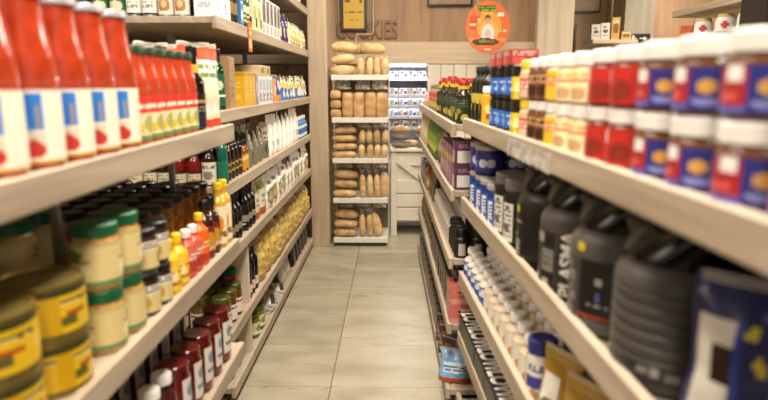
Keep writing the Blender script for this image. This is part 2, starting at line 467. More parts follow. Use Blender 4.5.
shelving('shelving_unit', 'tall pale wooden shelving unit at left running back to the pillar', LF, 2.42, 5.045, [S0, S1, S2, S3, S4, S5, S6], .80,
         posts=(2.95, 3.65, 4.4), post_d=.36, post_top=S0-.026, back=.80, thick=.052,
         ends=((2.80, S6, S4-.055, .012, .10),), bay_splits=(2.80,))
shelving('shelving_unit', 'pale wooden shelving unit at right front holding spread jars and tubs', RN, -.1, 2.36, [R1, R2, R3, R4, R5], .50,
         posts=(.3, 1.3, 2.2), post_d=.44, back=.48, thick=.055, proud=(.008, .030, .030, .030, .030))
shelving('shelving_unit', 'pale wooden shelving unit at right rear ending before the white counter', RF, 2.42, 4.85, [T1, T2, T3, T4, T5], .46,
         posts=(2.6, 3.6, 4.7), post_d=.40, back=.44, thick=.05)

# ================================================================ GOODS, LEFT FRONT UNIT
SAUCE = mat('tomato_sauce', '#ab381a', .12, var=.22, scale=30, coat=.6)
SAUCE2 = mat('tomato_sauce_bright', '#b23c1f', .12, var=.2, scale=30, coat=.6)
LID_W = mat('white_lid', '#e6e1da', .35, var=.03)
LID_G = mat('green_lid', '#0f5832', .35, var=.1)
LID_R = mat('red_lid', '#a01c18', .35, var=.1)
LID_B = mat('black_lid', '#17140f', .3, var=.15)
LID_DG = mat('dark_green_cap', '#1d3a25', .35)
GOLDTIN = mat('gold_tin', '#a08a4a', .3, .7, var=.08)
# tall passata bottles: white lid, label with blue picture and white text strip
lab = A('#f2ead6', ('r', .0, 0, 1, .06, '#d9a13c'), ('r', .20, .08, .23, 1, '#ecc85c'), ('r', .22, .45, .395, .95, '#2f7fd0'), ('r', .35, .47, .37, .78, '#a89070'),
        ('r', .23, .12, .385, .42, '#dcd0b6'), ('e', .32, .2, .065, .12, '#c2362a'), ('r', .398, .05, .412, 1, '#ecc85c'),
        ('r', .60, .05, .62, 1, '#ecc85c'), ('r', .64, .45, .80, .93, '#2f7fd0'), ('e', .72, .2, .07, .12, '#c2362a'), ('r', .03, .45, .16, .93, '#2f7fd0'))
passata = P_bottle(.285, .0465, .032, .14, .268, .014, SAUCE, mat('lilac_tin_lid', '#b5aeb2', .3, .3, var=.03), (.012, .128, -150, 150, lab, 44, 24), cap_r=.037)
row(LN, passata, 'passata_bottle', [.567, .67, .773, .876, .979, 1.082, 1.185, 1.288], .052, L2, 'tall red passata bottle with blue and white label', 'bottle', 'passata bottles on the upper left shelf',
    behind=(.10, .20), behind_label='tall red passata bottle standing behind the front row of passata bottles')
# smaller tomato sauce bottles
lab = A('#e8d9b0', ('r', 0, .62, 1, 1, '#d8382a'), ('t', .05, .7, .95, .9, '#f3e5d0', 1, 30), ('r', 0, 0, 1, .08, '#6a8a4c'), ('e', .2, .35, .1, .2, '#e0b06a'), ('e', .5, .35, .1, .2, '#a8b060'),
        ('e', .8, .35, .1, .2, '#e08a2a'), ('e', .35, .25, .06, .12, '#e6c33a'), ('e', .65, .25, .06, .12, '#d8382a'))
sauce = P_bottle(.222, .0315, .02, .125, .2, .018, SAUCE2, LID_DG, (.012, .112, -170, 170, lab, 40, 20), cap_r=.024)
row(LN, sauce, 'tomato_sauce_bottle', [1.372+.0665*k for k in range(6)], .045, L2, 'small tomato sauce bottle with dark green cap', 'bottle', 'small tomato sauce bottles on the upper left shelf',
    behind=(.08, .16), behind_label='small tomato sauce bottle behind the front row of sauce bottles')
WINE = mat('dark_glass', '#120806', .08, var=.2, coat=.5)
lab = A('#1c1620', ('r', .1, .7, .9, .78, '#b08d4a'), ('r', 0, .0, 1, .35, '#2a2140'), ('e', .25, .15, .09, .14, '#c8402a'), ('e', .6, .15, .09, .14, '#c8402a'), ('t', .1, .45, .9, .62, '#8d8070', 2, 30))
neck_tag = wrap(.0165, .168, .192, -110, 10, A('#e3b840'), 8, 4, .001)
vin = P_bottle(.245, .033, .0145, .135, .178, .03, WINE, LID_B, (.015, .11, -170, 170, lab, 40, 20), extra=[('neck_tag', neck_tag, [])])
row(LN, vin, 'vinegar_bottle', [1.785], .048, L2, 'dark glass vinegar bottle with yellow neck tag beside the tomato sauces', 'bottle', 'vinegar bottles on the upper left shelf', behind=(.09,), behind_label='dark glass vinegar bottle behind the one with yellow neck tag')
art = A('#e9e7d8', ('r', 0, .80, 1, .93, '#e25a3c'), ('r', 0, .0, 1, .12, '#d8452e'), ('e', .5, .45, .35, .22, '#dfe2b4'), ('t', .15, .62, .85, .76, '#7f9a5c', 2, 24), ('r', 0, .12, 1, .16, '#f0d9a0'))
pouch = P_bag(.125, .262, .05, art, 3, seal=.05)
row(LN, pouch, 'dry_food_pouch', [1.885, 1.965], .075, L2, 'white upright pouch with orange band beside dark vinegar bottle', 'pouch', 'pouches at the end of the upper left shelf', yaw=-38, jrot=0, behind=(.13,), behind_label='white upright pouch behind the two at the shelf end')

# yellow cans, two high
lab = A('#dcb41c', ('r', 0, .86, 1, 1, '#3c3a16'), ('r', 0, .0, 1, .06, '#3c3a16'), ('e', .22, .42, .11, .26, '#efd75a'), ('e', .5, .3, .08, .12, '#5a5a24'), ('e', .57, .45, .04, .07, '#a8441c'),
        ('e', .78, .42, .11, .26, '#efd75a'), ('r', .32, .66, .66, .76, '#2a2a18'), ('t', .34, .67, .64, .75, '#d8c880', 1, 40), ('e', .96, .3, .07, .12, '#5a5a24'), ('r', .44, .06, .5, .86, '#c79c10'))
can = P_can(.102, .071, lab, GOLDTIN, 44, 20)
for lev, w_ in ((0, 'lower'), (1, 'upper')):
    row(LN, can, 'yellow_can', [.40, .55, .70, .85, 1.0], .082, L3 + lev*.1025, w_ + ' yellow can of a two-high stack', 'can', 'yellow cans on the middle left shelf, ' + w_ + ' layer',
        yaw=-30, behind=(.15,), behind_label=w_ + ' yellow can in the row behind the front cans', jrot=25)
sticker = MB().grid(lambda u, v: (.012*(u-.5)*2, 0, .012*(v-.5)), 2, 2, A('#efe9df')).mesh('price_sticker', PR, 0)
# green lidded jars, two high
PALE = mat('pale_preserve', '#b9924e', .15, var=.3, scale=60, coat=.5)
lab = A('#dcc88c', ('r', 0, .88, 1, 1, '#c9b478'), ('r', 0, 0, 1, .08, '#5a8a5c'), ('e', .25, .72, .1, .13, '#4f8f3a'), ('e', .75, .72, .1, .13, '#4f8f3a'), ('e', .25, .35, .14, .22, '#efe3b8'), ('e', .75, .35, .14, .22, '#efe3b8'),
        ('t', .1, .48, .4, .6, '#a8493a', 2, 50), ('t', .6, .48, .9, .6, '#a8493a', 2, 50), ('r', .12, .66, .2, .84, '#d8d24a'))
gjar = P_jar(.134, .0465, .024, PALE, LID_G, (.014, .098, -180, 180, lab, 40, 20))
for lev, w_ in ((0, 'lower'), (1, 'upper')):
    row(LN, gjar, 'green_lid_jar', [1.155, 1.252], .056, L3 + lev*.1345, w_ + ' green lidded jar with cream label beside the yellow cans', 'jar', 'green lidded jars, ' + w_ + ' layer', yaw=-35,
        behind=(.175, .275), behind_label=w_ + ' green lidded jar in the rows behind', jrot=15)
for t in (.74, .86, .98):
    for lev in (0, 1):
        x, y = LN.at(t, .38); place(gjar, 'green_lid_jar', (x, y, L3+lev*.1345), R(30), 'green lidded jar standing behind the stacks of yellow cans', 'jar', 'green lidded jars behind the yellow cans')
DARKJ = mat('dark_relish', '#3a2212', .12, var=.4, scale=40, coat=.5)
lab = A('#d9c58c', ('r', 0, .7, 1, 1, '#e8e2d2'), ('e', .3, .35, .15, .25, '#c79c3a'), ('e', .75, .35, .15, .25, '#7a4a22'), ('t', .1, .75, .9, .95, '#4a3a2a', 2, 40))
djar = P_jar(.105, .034, .018, DARKJ, LID_B, (.012, .076, -180, 180, lab, 36, 16))
for lev, w_ in ((0, 'lower'), (1, 'upper')):
    row(LN, djar, 'relish_jar', [1.345, 1.42], .045, L3+lev*.1055, w_ + ' small black lidded relish jar next to green lidded jars', 'jar', 'relish jars, ' + w_ + ' layer', yaw=-30, behind=(.08,), behind_label=w_ + ' small relish jar in the row behind', jrot=15)
YEL = mat('mustard_yellow', '#e0ac1c', .3, var=.1); YCAP = mat('yellow_cap', '#ecc62a', .35)
lab = A('#f0c93c', ('e', .3, .5, .14, .3, '#f6e6a0'), ('e', .75, .5, .14, .3, '#f6e6a0'), ('t', .1, .2, .9, .36, '#a8721c', 2, 40), ('t', .15, .62, .85, .75, '#b5301c', 1, 30))
mustard = P_bottle(.145, .029, .011, .09, .115, .027, YEL, YCAP, (.012, .085, -180, 180, lab, 36, 16), ridge=False)
row(LN, mustard, 'mustard_bottle', [1.487, 1.552], .042, L3, 'yellow squeezy mustard bottle on the middle left shelf', 'bottle', 'mustard bottles')
SALM = mat('salmon_sauce', '#c8503a', .25, var=.15); ORNG = mat('orange_sauce', '#e0641c', .25, var=.12)
lab = A('#d8705c', ('r', 0, .1, 1, .5, '#b13a2c'), ('t', .1, .6, .9, .8, '#f0d8c8', 2, 30))
salm = P_bottle(.138, .026, .012, .092, .11, .022, SALM, WHITE, (.012, .088, -180, 180, lab, 32, 14))
row(LN, salm, 'pink_sauce_bottle', [1.618, 1.677], .04, L3, 'salmon pink sauce bottle with white cap beside the mustard', 'bottle', 'pink sauce bottles')
lab = A('#ea6a22', ('r', 0, .0, 1, .3, '#c23c1c'), ('t', .1, .5, .9, .8, '#f4d0a0', 2, 30))
orng = P_bottle(.158, .028, .012, .105, .127, .022, ORNG, YCAP, (.012, .1, -180, 180, lab, 32, 14))
row(LN, orng, 'orange_sauce_bottle', [1.745], .042, L3, 'orange sauce bottle with yellow cap between pink sauce and brown bottle', 'bottle', 'orange sauce bottles')
BRN = mat('brown_glass', '#341205', .08, var=.3, coat=.5)
lab = A('#7a2414', ('e', .35, .5, .18, .3, '#c8902a'), ('t', .1, .15, .9, .35, '#e0c8a0', 2, 30))
brn = P_bottle(.185, .028, .013, .115, .147, .025, BRN, LID_B, (.015, .105, -180, 180, lab, 32, 14))
row(LN, brn, 'brown_sauce_bottle', [1.812, 1.875], .045, L3, 'brown glass sauce bottle near the end of the middle left shelf', 'bottle', 'brown sauce bottles')
GOLD = mat('golden_oil', '#cf9a2c', .1, var=.15, coat=.6)
lab = A('#f0e2b8', ('e', .3, .55, .12, .22, '#d98a2a'), ('e', .7, .55, .12, .22, '#d98a2a'), ('t', .1, .15, .9, .35, '#8a6a3a', 2, 36))
oil = P_bottle(.218, .027, .014, .15, .178, .024, GOLD, YCAP, (.015, .14, -180, 180, lab, 32, 18))
row(LN, oil, 'golden_oil_bottle', [1.945, 2.005], .042, L3, 'tall golden bottle with yellow cap at end of middle left shelf', 'bottle', 'golden bottles')
TALLJ = mat('brown_relish_glass', '#8f5f1c', .1, var=.45, scale=25, coat=.5)
lab = A('#7a5a24', ('r', 0, .3, 1, .7, '#a8843c'), ('t', .1, .4, .9, .6, '#e0d0a8', 2, 30))
tall = P_jar(.212, .035, .02, TALLJ, LID_B, (.03, .10, -180, 180, lab, 30, 14))
for d in (.122, .216, .295, .375):
    for k, t in enumerate([1.505+.0805*q for q in range(7)]):
        x, y = LN.at(t, d)
        place(tall, 'tall_relish_jar', (x, y, L3), 0, ('tall black lidded relish jar behind the sauces, ' + ORD[k]) if d < .13 else 'tall black lidded relish jar in the hidden rows at the back', 'jar', 'tall black lidded jars behind the sauces' + ('' if d < .13 else ', back rows'))
# lower left shelf: white capped bottles and red jars
REDJ = mat('red_preserve', '#5e0f0c', .08, var=.35, scale=30, coat=.7); REDJL = mat('dark_red_lid', '#5a1512', .2, var=.2, coat=.4)
lab = A('#dcd8cf', ('e', .5, .68, .3, .16, '#7f8aa0'), ('t', .12, .2, .88, .5, '#6a6f7c', 4, 30), ('r', 0, .0, 1, .06, '#a02a20'))
rjar = P_jar(.185, .044, .022, REDJ, REDJL, (.03, .145, -42, 42, lab, 18, 18))
row(LN, rjar, 'red_preserve_jar', [1.50, 1.60, 1.70, 1.80, 1.90], .055, L4, 'dark red preserve jar with pale front label, lower left shelf', 'jar', 'red preserve jars', behind=(.172, .27, .37), behind_label='dark red preserve jar in the rows behind the front jars')
x, y = LN.at(1.98, .22)
DRK = mat('dark_juice', '#3a0d0b', .1, var=.3, coat=.5)
lab = A('#c9c2b4', ('t', .1, .2, .9, .8, '#7a5a4a', 5, 30))
wb_ = P_bottle(.20, .034, .02, .13, .165, .026, DRK, WHITE, (.02, .12, -60, 60, lab, 18, 14), cap_r=.026)
row(LN, wb_, 'white_cap_bottle', [1.17, 1.25, 1.33, 1.41], .05, L4, 'dark bottle with wide white cap on the lower left shelf', 'bottle', 'white capped bottles on the lower left shelf', behind=(.165,), behind_label='dark bottle with wide white cap in the row behind')

# ================================================================ GOODS, LEFT REAR UNIT
NEAR = 2.42
def front(proto, name, xs, z, label, cat, group, y=NEAR+.05, ordw=None, rot=0):
    # goods standing on the short near edge, facing the camera
    names = ['leftmost', 'second from the left', 'third from the left', 'fourth from the left', 'fifth from the left', 'sixth from the left', 'seventh from the left']
    for i, x in enumerate(xs):
        place(proto, name, (x, y, z), R(rot + random.uniform(-4, 4)), label if len(xs) == 1 else label + ', ' + names[i], cat, group)
TIN = mat('tin', '#b9b4aa', .3, .8, var=.04)
# S1: cans and boxes facing the camera
lab = A('#2c7a3c', ('r', 0, .55, 1, .75, '#b52a26'), ('e', .5, .3, .16, .18, '#d9d0b0'), ('e', 0, .3, .1, .18, '#d9d0b0'), ('e', 1, .3, .1, .18, '#d9d0b0'))
front(P_can(.13, .029, lab, TIN), 'vegetable_can', [-1.16, -1.095], S1, 'green and red food can on the tall unit', 'can', 'green cans on the top left shelf')
lab = A('#e8e4da', ('e', .5, .78, .09, .1, '#15120f'), ('r', .47, .6, .53, .78, '#15120f'), ('e', 0, .78, .05, .1, '#15120f'), ('t', .36, .2, .64, .45, '#8f877c', 3, 60), ('r', 0, .0, 1, .06, '#2c2822'), ('e', .5, .98, .2, .1, '#2c2822'))
front(P_can(.13, .029, lab, TIN), 'cream_can', [-1.03, -.967], S1, 'white can with black motif on the tall unit', 'can', 'white cans on the top left shelf')
lab = A('#e6ddd0', ('e', .5, .32, .14, .22, '#a87a4c'), ('e', .5, .36, .07, .14, '#d8b888'), ('e', 0, .32, .14, .22, '#a87a4c'), ('e', 1, .32, .14, .22, '#a87a4c'), ('t', .36, .66, .64, .85, '#7a6a5c', 2, 60))
front(P_can(.13, .029, lab, TIN), 'onion_can', [-.902, -.838], S1, 'white can with brown bulb picture on the tall unit', 'can', 'bulb cans on the top left shelf')
wa = A('#e9e9ea', ('e', .5, .55, .3, .2, '#c7cbe2'), ('t', .2, .15, .8, .3, '#b9bdcc', 2, 16))
wb2 = A('#ebebe8', ('t', .42, .12, .58, .85, '#6f747e', 9, 30), ('t', .8, .2, .95, .8, '#a4a8b0', 9, 30))
front(P_box(.085, .07, .2, '#e4e3e0', wa, wb2), 'white_carton', [-.993+.253], S1, 'white carton with pale lilac oval, left of the lettered carton', 'carton', 'white cartons on the top left shelf', y=NEAR+.06)
# along the front of S1
def lrow(*a, **k): return row(LF, *a, **k)
lrow(P_box(.15, .08, .2, '#e9e8e4', wb2, wb2), 'lettered_carton', [2.62], .055, S1, 'white carton with upright grey lettering at the shelf corner', 'carton', 'white cartons on the top left shelf', jrot=0)
GRN = mat('green_glass', '#12351f', .08, var=.3, coat=.5)
lab = A('#3b5a2a', ('r', 0, .5, 1, .8, '#d8cfa8'), ('t', .1, .15, .9, .4, '#c8c09a', 2, 30))
lrow(P_bottle(.22, .028, .012, .14, .175, .025, BRN, LID_B, (.02, .12, -180, 180, A('#20140c', ('r', 0, .2, 1, .7, '#8c6f40')), 20, 8)), 'dark_oil_bottle', [2.745, 2.815], .045, S1, 'dark slim bottle beside the lettered white carton', 'bottle', 'dark slim bottles on the top left shelf', behind=(.08,))
lrow(P_box(.05, .05, .21, '#3e73a8', A('#4d86bd', ('t', .1, .5, .9, .8, '#e0e6ea', 3, 12), ('e', .5, .25, .3, .12, '#e0e6ea'))), 'blue_carton', [2.90], .04, S1, 'slim blue carton between dark bottles and green bottles', 'carton', 'blue cartons on the top left shelf')
lrow(P_bottle(.21, .03, .013, .14, .17, .025, GRN, LID_B, (.02, .13, -180, 180, lab, 24, 10)), 'green_oil_bottle', [2.975, 3.045], .045, S1, 'dark green bottle behind the orange shelf tag', 'bottle', 'green bottles on the top left shelf', behind=(.08,))
ga = A('#cfd3a8', ('r', 0, .75, 1, 1, '#e4e4cf'), ('e', .5, .45, .3, .18, '#a9b878'), ('r', .6, .1, .95, .35, '#2c2c20'), ('t', .15, .8, .85, .95, '#6a7a4a', 2, 14))
lrow(P_box(.1, .06, .205, '#c9cca6', ga, ga), 'pale_green_carton', [3.145, 3.255], .04, S1, 'pale green carton on the top left shelf', 'carton', 'pale green cartons', jrot=1)
ba = A('#e8e6e2', ('r', .06, .35, .94, .82, '#8f8a86'), ('r', .3, .4, .7, .75, '#5a5250'), ('t', .1, .86, .9, .96, '#3a3836', 1, 14), ('r', .1, .06, .45, .28, '#b98a5a'), ('r', .55, .06, .9, .28, '#c7cad8'))
lrow(P_box(.095, .06, .2, '#e4e2de', ba, ba), 'white_grain_carton', [3.37, 3.475, 3.58, 3.685, 3.79], .04, S1, 'white carton with grey picture panel on top left shelf', 'carton', 'white grain cartons', jrot=1)
pa = A('#3c3266', ('r', 0, .86, 1, 1, '#55487f'), ('e', .5, .38, .26, .18, '#e0d49a'), ('t', .2, .62, .8, .76, '#d8d2e2', 2, 14))
lrow(P_bag(.11, .19, .05, pa, 5), 'purple_bag', [3.93, 4.06, 4.19], .05, S1, 'purple food bag with pale oval on top left shelf', 'bag', 'purple bags', jrot=10, jsc=.06)
ya = A('#d9cfa4', ('r', 0, .8, 1, 1, '#c7c4b8'), ('e', .5, .45, .34, .25, '#c7a850'), ('e', .5, .5, .18, .12, '#efe9d2'), ('t', .2, .1, .8, .22, '#7a7460', 2, 14))
lrow(P_bag(.11, .17, .05, ya, 6), 'cream_bag', [4.33, 4.46, 4.59, 4.72, 4.85, 4.97], .05, S1, 'cream and yellow bag on top left shelf', 'bag', 'cream bags on the top left shelf', jrot=12, jsc=.1)
lrow(P_bag(.11, .2, .05, ya, 8), 'cream_bag', [3.75, 3.9, 4.05, 4.2, 4.35, 4.5, 4.65, 4.8], .05, S0, 'cream bag on the highest left shelf', 'bag', 'cream bags on the highest left shelf', jrot=5)
# S2
lab = A('#e6e3d2', ('r', 0, .7, 1, .95, '#e0d24a'), ('t', .1, .2, .9, .6, '#7a8a6a', 4, 30))
front(P_bottle(.2, .026, .013, .13, .165, .03, mat('milky_glass', '#d8d8c8', .2), LID_DG, (.015, .13, -180, 180, lab, 24, 12)), 'pale_bottle', [-.757], S2, 'pale bottle with dark cap beside the dark green bottle', 'bottle', 'bottles at the near edge')
lab = A('#1d5a3c', ('r', 0, .3, 1, .38, '#d8d8c0'), ('e', .5, .65, .16, .18, '#c8ccb0'))
front(P_bottle(.25, .026, .0125, .16, .2, .028, GRN, BLACK, (.02, .15, -180, 180, lab, 24, 14)), 'dark_green_bottle', [-.722], S2, 'tall dark green bottle at the near corner of its shelf', 'bottle', 'bottles at the near edge', y=NEAR+.09)
brn_pack = A('#a5835c', ('t', .2, .2, .8, .8, '#86683f', 6, 14))
lrow(P_box(.09, .12, .225, '#a08058', brn_pack, brn_pack), 'brown_paper_pack', [2.665], .075, S2, 'plain brown paper pack leaning beside the green bottle', 'pack', 'brown packs', jrot=0)
YC = A('#d8a928', ('t', .2, .15, .8, .85, '#e8c24c', 7, 10), ('r', 0, .9, 1, 1, '#b98a1c'))
lrow(P_box(.04, .1, .165, '#d3a122', YC, YC), 'yellow_carton', [2.86, 2.905, 2.95, 2.995, 3.04], .055, S2, 'narrow yellow carton upright on the second left shelf', 'carton', 'yellow cartons', jrot=0)
mv = A('#a48e9c', ('r', .1, .3, .9, .7, '#c8b8c2'))
lrow(P_box(.05, .1, .16, '#9a8492', mv, mv), 'mauve_carton', [3.105], .055, S2, 'narrow mauve carton next to the yellow cartons', 'carton', 'mauve cartons', jrot=0)
wc = A('#dfe0de', ('r', .1, .5, .9, .9, '#a9b8c0'), ('r', .1, .1, .5, .42, '#8a8e90'), ('t', .55, .1, .9, .42, '#6a6e70', 4, 14))
lrow(P_box(.08, .1, .15, '#d9d9d6', wc, wc), 'white_tea_carton', [3.19, 3.28, 3.37, 3.46], .055, S2, 'white and blue grey carton on second left shelf', 'carton', 'white tea cartons', jrot=1)
lrow(P_box(.11, .1, .055, '#c9b48a', A('#cdb990', ('r', .1, .2, .9, .8, '#8a7448'))), 'small_tan_carton', [3.25, 3.40], .055, S2+.1515, 'small tan carton lying on top of the white cartons', 'carton', 'tan cartons', jrot=1)
orc = A('#d89a58', ('e', .5, .5, .34, .25, '#ead0a0'))
lrow(P_box(.09, .1, .14, '#cf9050', orc, orc), 'orange_carton', [3.565], .055, S2, 'orange carton next to the white and blue cartons', 'carton', 'orange cartons', jrot=1)
pl = A('#4b4486', ('e', .5, .6, .3, .2, '#d0cce0'), ('r', 0, 0, 1, .25, '#d98a3a'))
lrow(P_bag(.12, .165, .05, pl, 11), 'violet_bag', [3.70, 3.84], .05, S2, 'violet and orange bag on the second left shelf', 'bag', 'violet bags', jrot=6)
bl = A('#d8d4b4', ('r', 0, .0, 1, .5, '#4a74b0'), ('e', .5, .3, .36, .22, '#e0dcc8'), ('e', .3, .6, .3, .12, '#d8c04c'), ('e', .7, .66, .2, .1, '#8aa0c0'), ('t', .2, .75, .8, .88, '#54544a', 1, 14))
lrow(P_bag(.13, .165, .05, bl, 12), 'blue_yellow_bag', [3.99, 4.13, 4.27, 4.41, 4.55, 4.69, 4.83, 4.95], .05, S2, 'blue and yellow bag on the second left shelf', 'bag', 'blue and yellow bags', jrot=14, jsc=.1, behind=(.1,), behind_label='blue and yellow bag in the row behind on the second shelf')
# S3: bottles facing the camera, then the aisle
lab = A('#ddd2b4', ('r', 0, .86, 1, 1, '#2c1c14'), ('t', .38, .35, .62, .7, '#3a3026', 3, 60), ('r', 0, 0, 1, .1, '#3a2a1c'))
dsb = P_bottle(.145, .027, .014, .095, .12, .02, mat('dark_red_glass', '#2a0a08', .08, coat=.5), LID_B, (.01, .065, -180, 180, lab, 36, 12))
front(dsb, 'dark_sauce_bottle', [-1.075, -1.015, -.955], S3, 'dark sauce bottle with cream label, seen under upper shelf', 'bottle', 'dark sauce bottles')
rdb = P_bottle(.145, .027, .014, .1, .125, .02, mat('red_glass', '#7a0f10', .1, coat=.5), LID_B, (.01, .06, -180, 180, lab, 36, 12))
front(rdb, 'red_sauce_bottle', [-.89, -.83], S3, 'clear red sauce bottle with cream label on low shelf', 'bottle', 'red sauce bottles')
lab = A('#e2dccb', ('e', .5, .4, .12, .2, '#8f8574'), ('t', .3, .7, .7, .9, '#6a6256', 2, 50))
front(P_bottle(.17, .029, .014, .11, .14, .02, mat('dark_red_glass', '#2a0a08', .08), LID_B, (.008, .1, -180, 180, lab, 30, 14)), 'white_label_bottle', [-.767], S3, 'dark bottle with large white label beside the green bottle', 'bottle', 'white labelled bottles')
for i, x in enumerate((-1.16, -1.25, -1.34)):
    place(dsb, 'dark_sauce_bottle', (x, NEAR+.06, S3), 0, 'dark sauce bottle farther left, half hidden by the front unit', 'bottle', 'dark sauce bottles, hidden side')
front(P_bottle(.215, .0225, .011, .15, .18, .025, mat('teal_glass', '#0f5c48', .08, var=.2, coat=.5), LID_DG, (.03, .1, -180, 180, A('#1b7058'), 12, 4)), 'teal_bottle', [-.716], S3, 'slim teal green bottle at the corner of the third shelf', 'bottle', 'teal bottles', y=NEAR+.07)
lab = A('#3a2a1c', ('r', 0, .3, 1, .75, '#a8894c'), ('t', .1, .4, .9, .65, '#3a2a1c', 2, 30))
dk = P_bottle(.2, .026, .012, .125, .16, .025, WINE, LID_B, (.015, .09, -180, 180, lab, 28, 10))
lrow(dk, 'dark_bottle', [2.60, 2.665, 2.73, 2.795], .045, S3, 'dark bottle with tan label on the third left shelf', 'bottle', 'dark bottles on the third left shelf', behind=(.075, .15), behind_label='dark bottle in the rows behind on the third left shelf')
lab = A('#c8902c', ('r', 0, .6, 1, .9, '#e0c070'))
amb = P_bottle(.15, .026, .014, .1, .125, .02, mat('amber_glass', '#7a3e0a', .08, var=.3, coat=.5), LID_B, (.012, .085, -180, 180, lab, 20, 8))
lrow(amb, 'amber_bottle', [2.86, 2.925], .045, S3, 'short amber bottle beside the dark bottles', 'bottle', 'amber bottles', behind=(.075,))
gp = A('#77705f', ('r', .1, .5, .9, .85, '#a49c88'), ('e', .5, .3, .25, .15, '#4f4a3c'), ('t', .2, .55, .8, .8, '#5a5444', 3, 14))
lrow(P_bag(.11, .2, .05, gp, 15), 'grey_pouch', [3.04, 3.16, 3.28, 3.40], .05, S3, 'grey brown pouch on the third left shelf', 'pouch', 'grey pouches', jrot=14, jsc=.08, behind=(.08,), behind_label='grey brown pouch in the row behind on the third shelf')
wg = A('#efece4', ('r', .0, .88, 1, .93, '#dcd8cc'), ('e', .5, .6, .22, .1, '#d3cfc4'), ('t', .25, .2, .75, .35, '#b9b5a8', 3, 16))
lrow(P_bag(.13, .25, .07, wg, 16), 'white_flour_bag', [3.56, 3.71, 3.86, 4.01, 4.16, 4.31, 4.46], .055, S3, 'tall white paper bag on the third left shelf', 'bag', 'white paper bags', jrot=12, jsc=.06)
lab = A('#d8dde0', ('r', 0, .2, 1, .8, '#3c6ba8'))
lrow(P_bottle(.17, .03, .014, .11, .14, .025, mat('blue_plastic', '#4a78b0', .3), WHITE, (.015, .1, -180, 180, lab, 20, 8)), 'blue_bottle', [4.60, 4.68, 4.76, 4.84, 4.92], .045, S3, 'blue bottle with white cap near the pillar', 'bottle', 'blue bottles near the pillar')
# S4
lab = A('#171310', ('r', 0, .25, 1, .7, '#cfc6b0'), ('t', .1, .3, .9, .65, '#2a2018', 3, 30))
dk2 = P_bottle(.225, .029, .013, .14, .18, .026, WINE, LID_B, (.015, .11, -180, 180, A('#14100d', ('r', 0, .35, 1, .65, '#8f8672'), ('e', .3, .2, .05, .06, '#d8d0c0')), 28, 12))
lrow(dk2, 'black_oil_bottle', [2.535, 2.60, 2.665, 2.73, 2.87, 2.94, 3.01], .046, S4, 'black oil bottle on the fourth left shelf', 'bottle', 'black oil bottles on the fourth left shelf', behind=(.08, .16), behind_label='black oil bottle in the rows behind on the fourth shelf')
oy = P_bottle(.16, .03, .015, .1, .13, .022, mat('olive_oil', '#8a7418', .1, var=.3, coat=.5), LID_B, (.012, .095, -180, 180, A('#e4dfc4', ('e', .3, .5, .14, .25, '#8f9a3a'), ('e', .75, .5, .14, .25, '#8f9a3a')), 28, 10))
front(oy, 'olive_oil_bottle', [-.73], S4, 'short olive oil bottle at the near corner of fourth shelf', 'bottle', 'olive oil bottles', y=NEAR+.04)
og = A('#d8d2bc', ('r', 0, .72, 1, 1, '#8a8438'), ('r', 0, 0, 1, .22, '#b8542c'), ('t', .2, .35, .8, .6, '#8a8474', 3, 14))
lrow(P_bag(.14, .2, .06, og, 18), 'olive_white_bag', [3.12, 3.27], .055, S4, 'white bag with olive top on the fourth left shelf', 'bag', 'olive topped bags', jrot=5)
wn = A('#e6e2d8', ('e', .5, .34, .34, .26, '#8f8052'), ('e', .45, .36, .2, .16, '#b5a678'), ('r', .3, .72, .7, .78, '#6a665e'))
lrow(P_bag(.142, .205, .075, wn, 19, crumple=.012), 'window_bag', [3.43, 3.58, 3.73, 3.88, 4.03, 4.18, 4.33, 4.48, 4.63, 4.78, 4.92], .055, S4, 'white bag with round brown window on the fourth left shelf', 'bag', 'white window bags', jrot=14, jsc=.09, behind=(.11,), behind_label='white window bag in the row behind on the fourth shelf')
# S5: pickles in the near bay, bottles and pasta bags beyond the upright
PICK = mat('pickle_brine', '#6a4a14', .1, var=.5, scale=40, coat=.6)
lab = A('#e8e2d4', ('e', .25, .4, .1, .2, '#c2281c'), ('e', .6, .5, .1, .2, '#c2281c'), ('e', .9, .4, .1, .2, '#4f8a34'), ('t', .1, .7, .9, .9, '#a02a20', 2, 40))
pk = P_jar(.15, .042, .02, PICK, mat('olive_lid', '#5a5a22', .35, .3, var=.2), (.015, .085, -180, 180, lab, 36, 14))
lrow(pk, 'pickle_jar', [2.475, 2.57, 2.665], .058, S5, 'pickle jar with red and white label under the front unit', 'jar', 'pickle jars', behind=(.095, .19), behind_label='pickle jar in the rows behind with olive lid')
lrow(P_jar(.19, .04, .03, mat('red_pepper', '#a3160f', .1, var=.3, coat=.5), LID_G, (.02, .09, -180, 180, lab, 36, 14)), 'red_pepper_jar', [2.752], .10, S5, 'red pepper jar with green lid beside the white upright', 'jar', 'pepper jars')
lab = A('#20180f', ('r', 0, .15, 1, .6, '#d8d0b8'), ('e', .3, .4, .1, .15, '#b8402a'), ('e', .8, .4, .1, .15, '#b8402a'))
dk3 = P_bottle(.255, .032, .0135, .165, .205, .026, WINE, mat('grey_cap', '#8f8b84', .3, .5), (.015, .12, -180, 180, lab, 30, 14))
lrow(dk3, 'wine_bottle', [2.87, 2.945, 3.02], .05, S5, 'tall dark bottle with red and white label beside the upright', 'bottle', 'tall dark bottles beside the upright', behind=(.085, .17), behind_label='tall dark bottle in the rows behind beside the upright')
pas = A('#cdb274', ('r', 0, .84, 1, 1, '#ddd0a8'), ('t', .0, .04, 1, .84, '#e3d3a2', 16, 26), ('t', .0, .04, 1, .84, '#b8924a', 11, 17), ('e', .5, .55, .22, .10, '#d9b74a'))
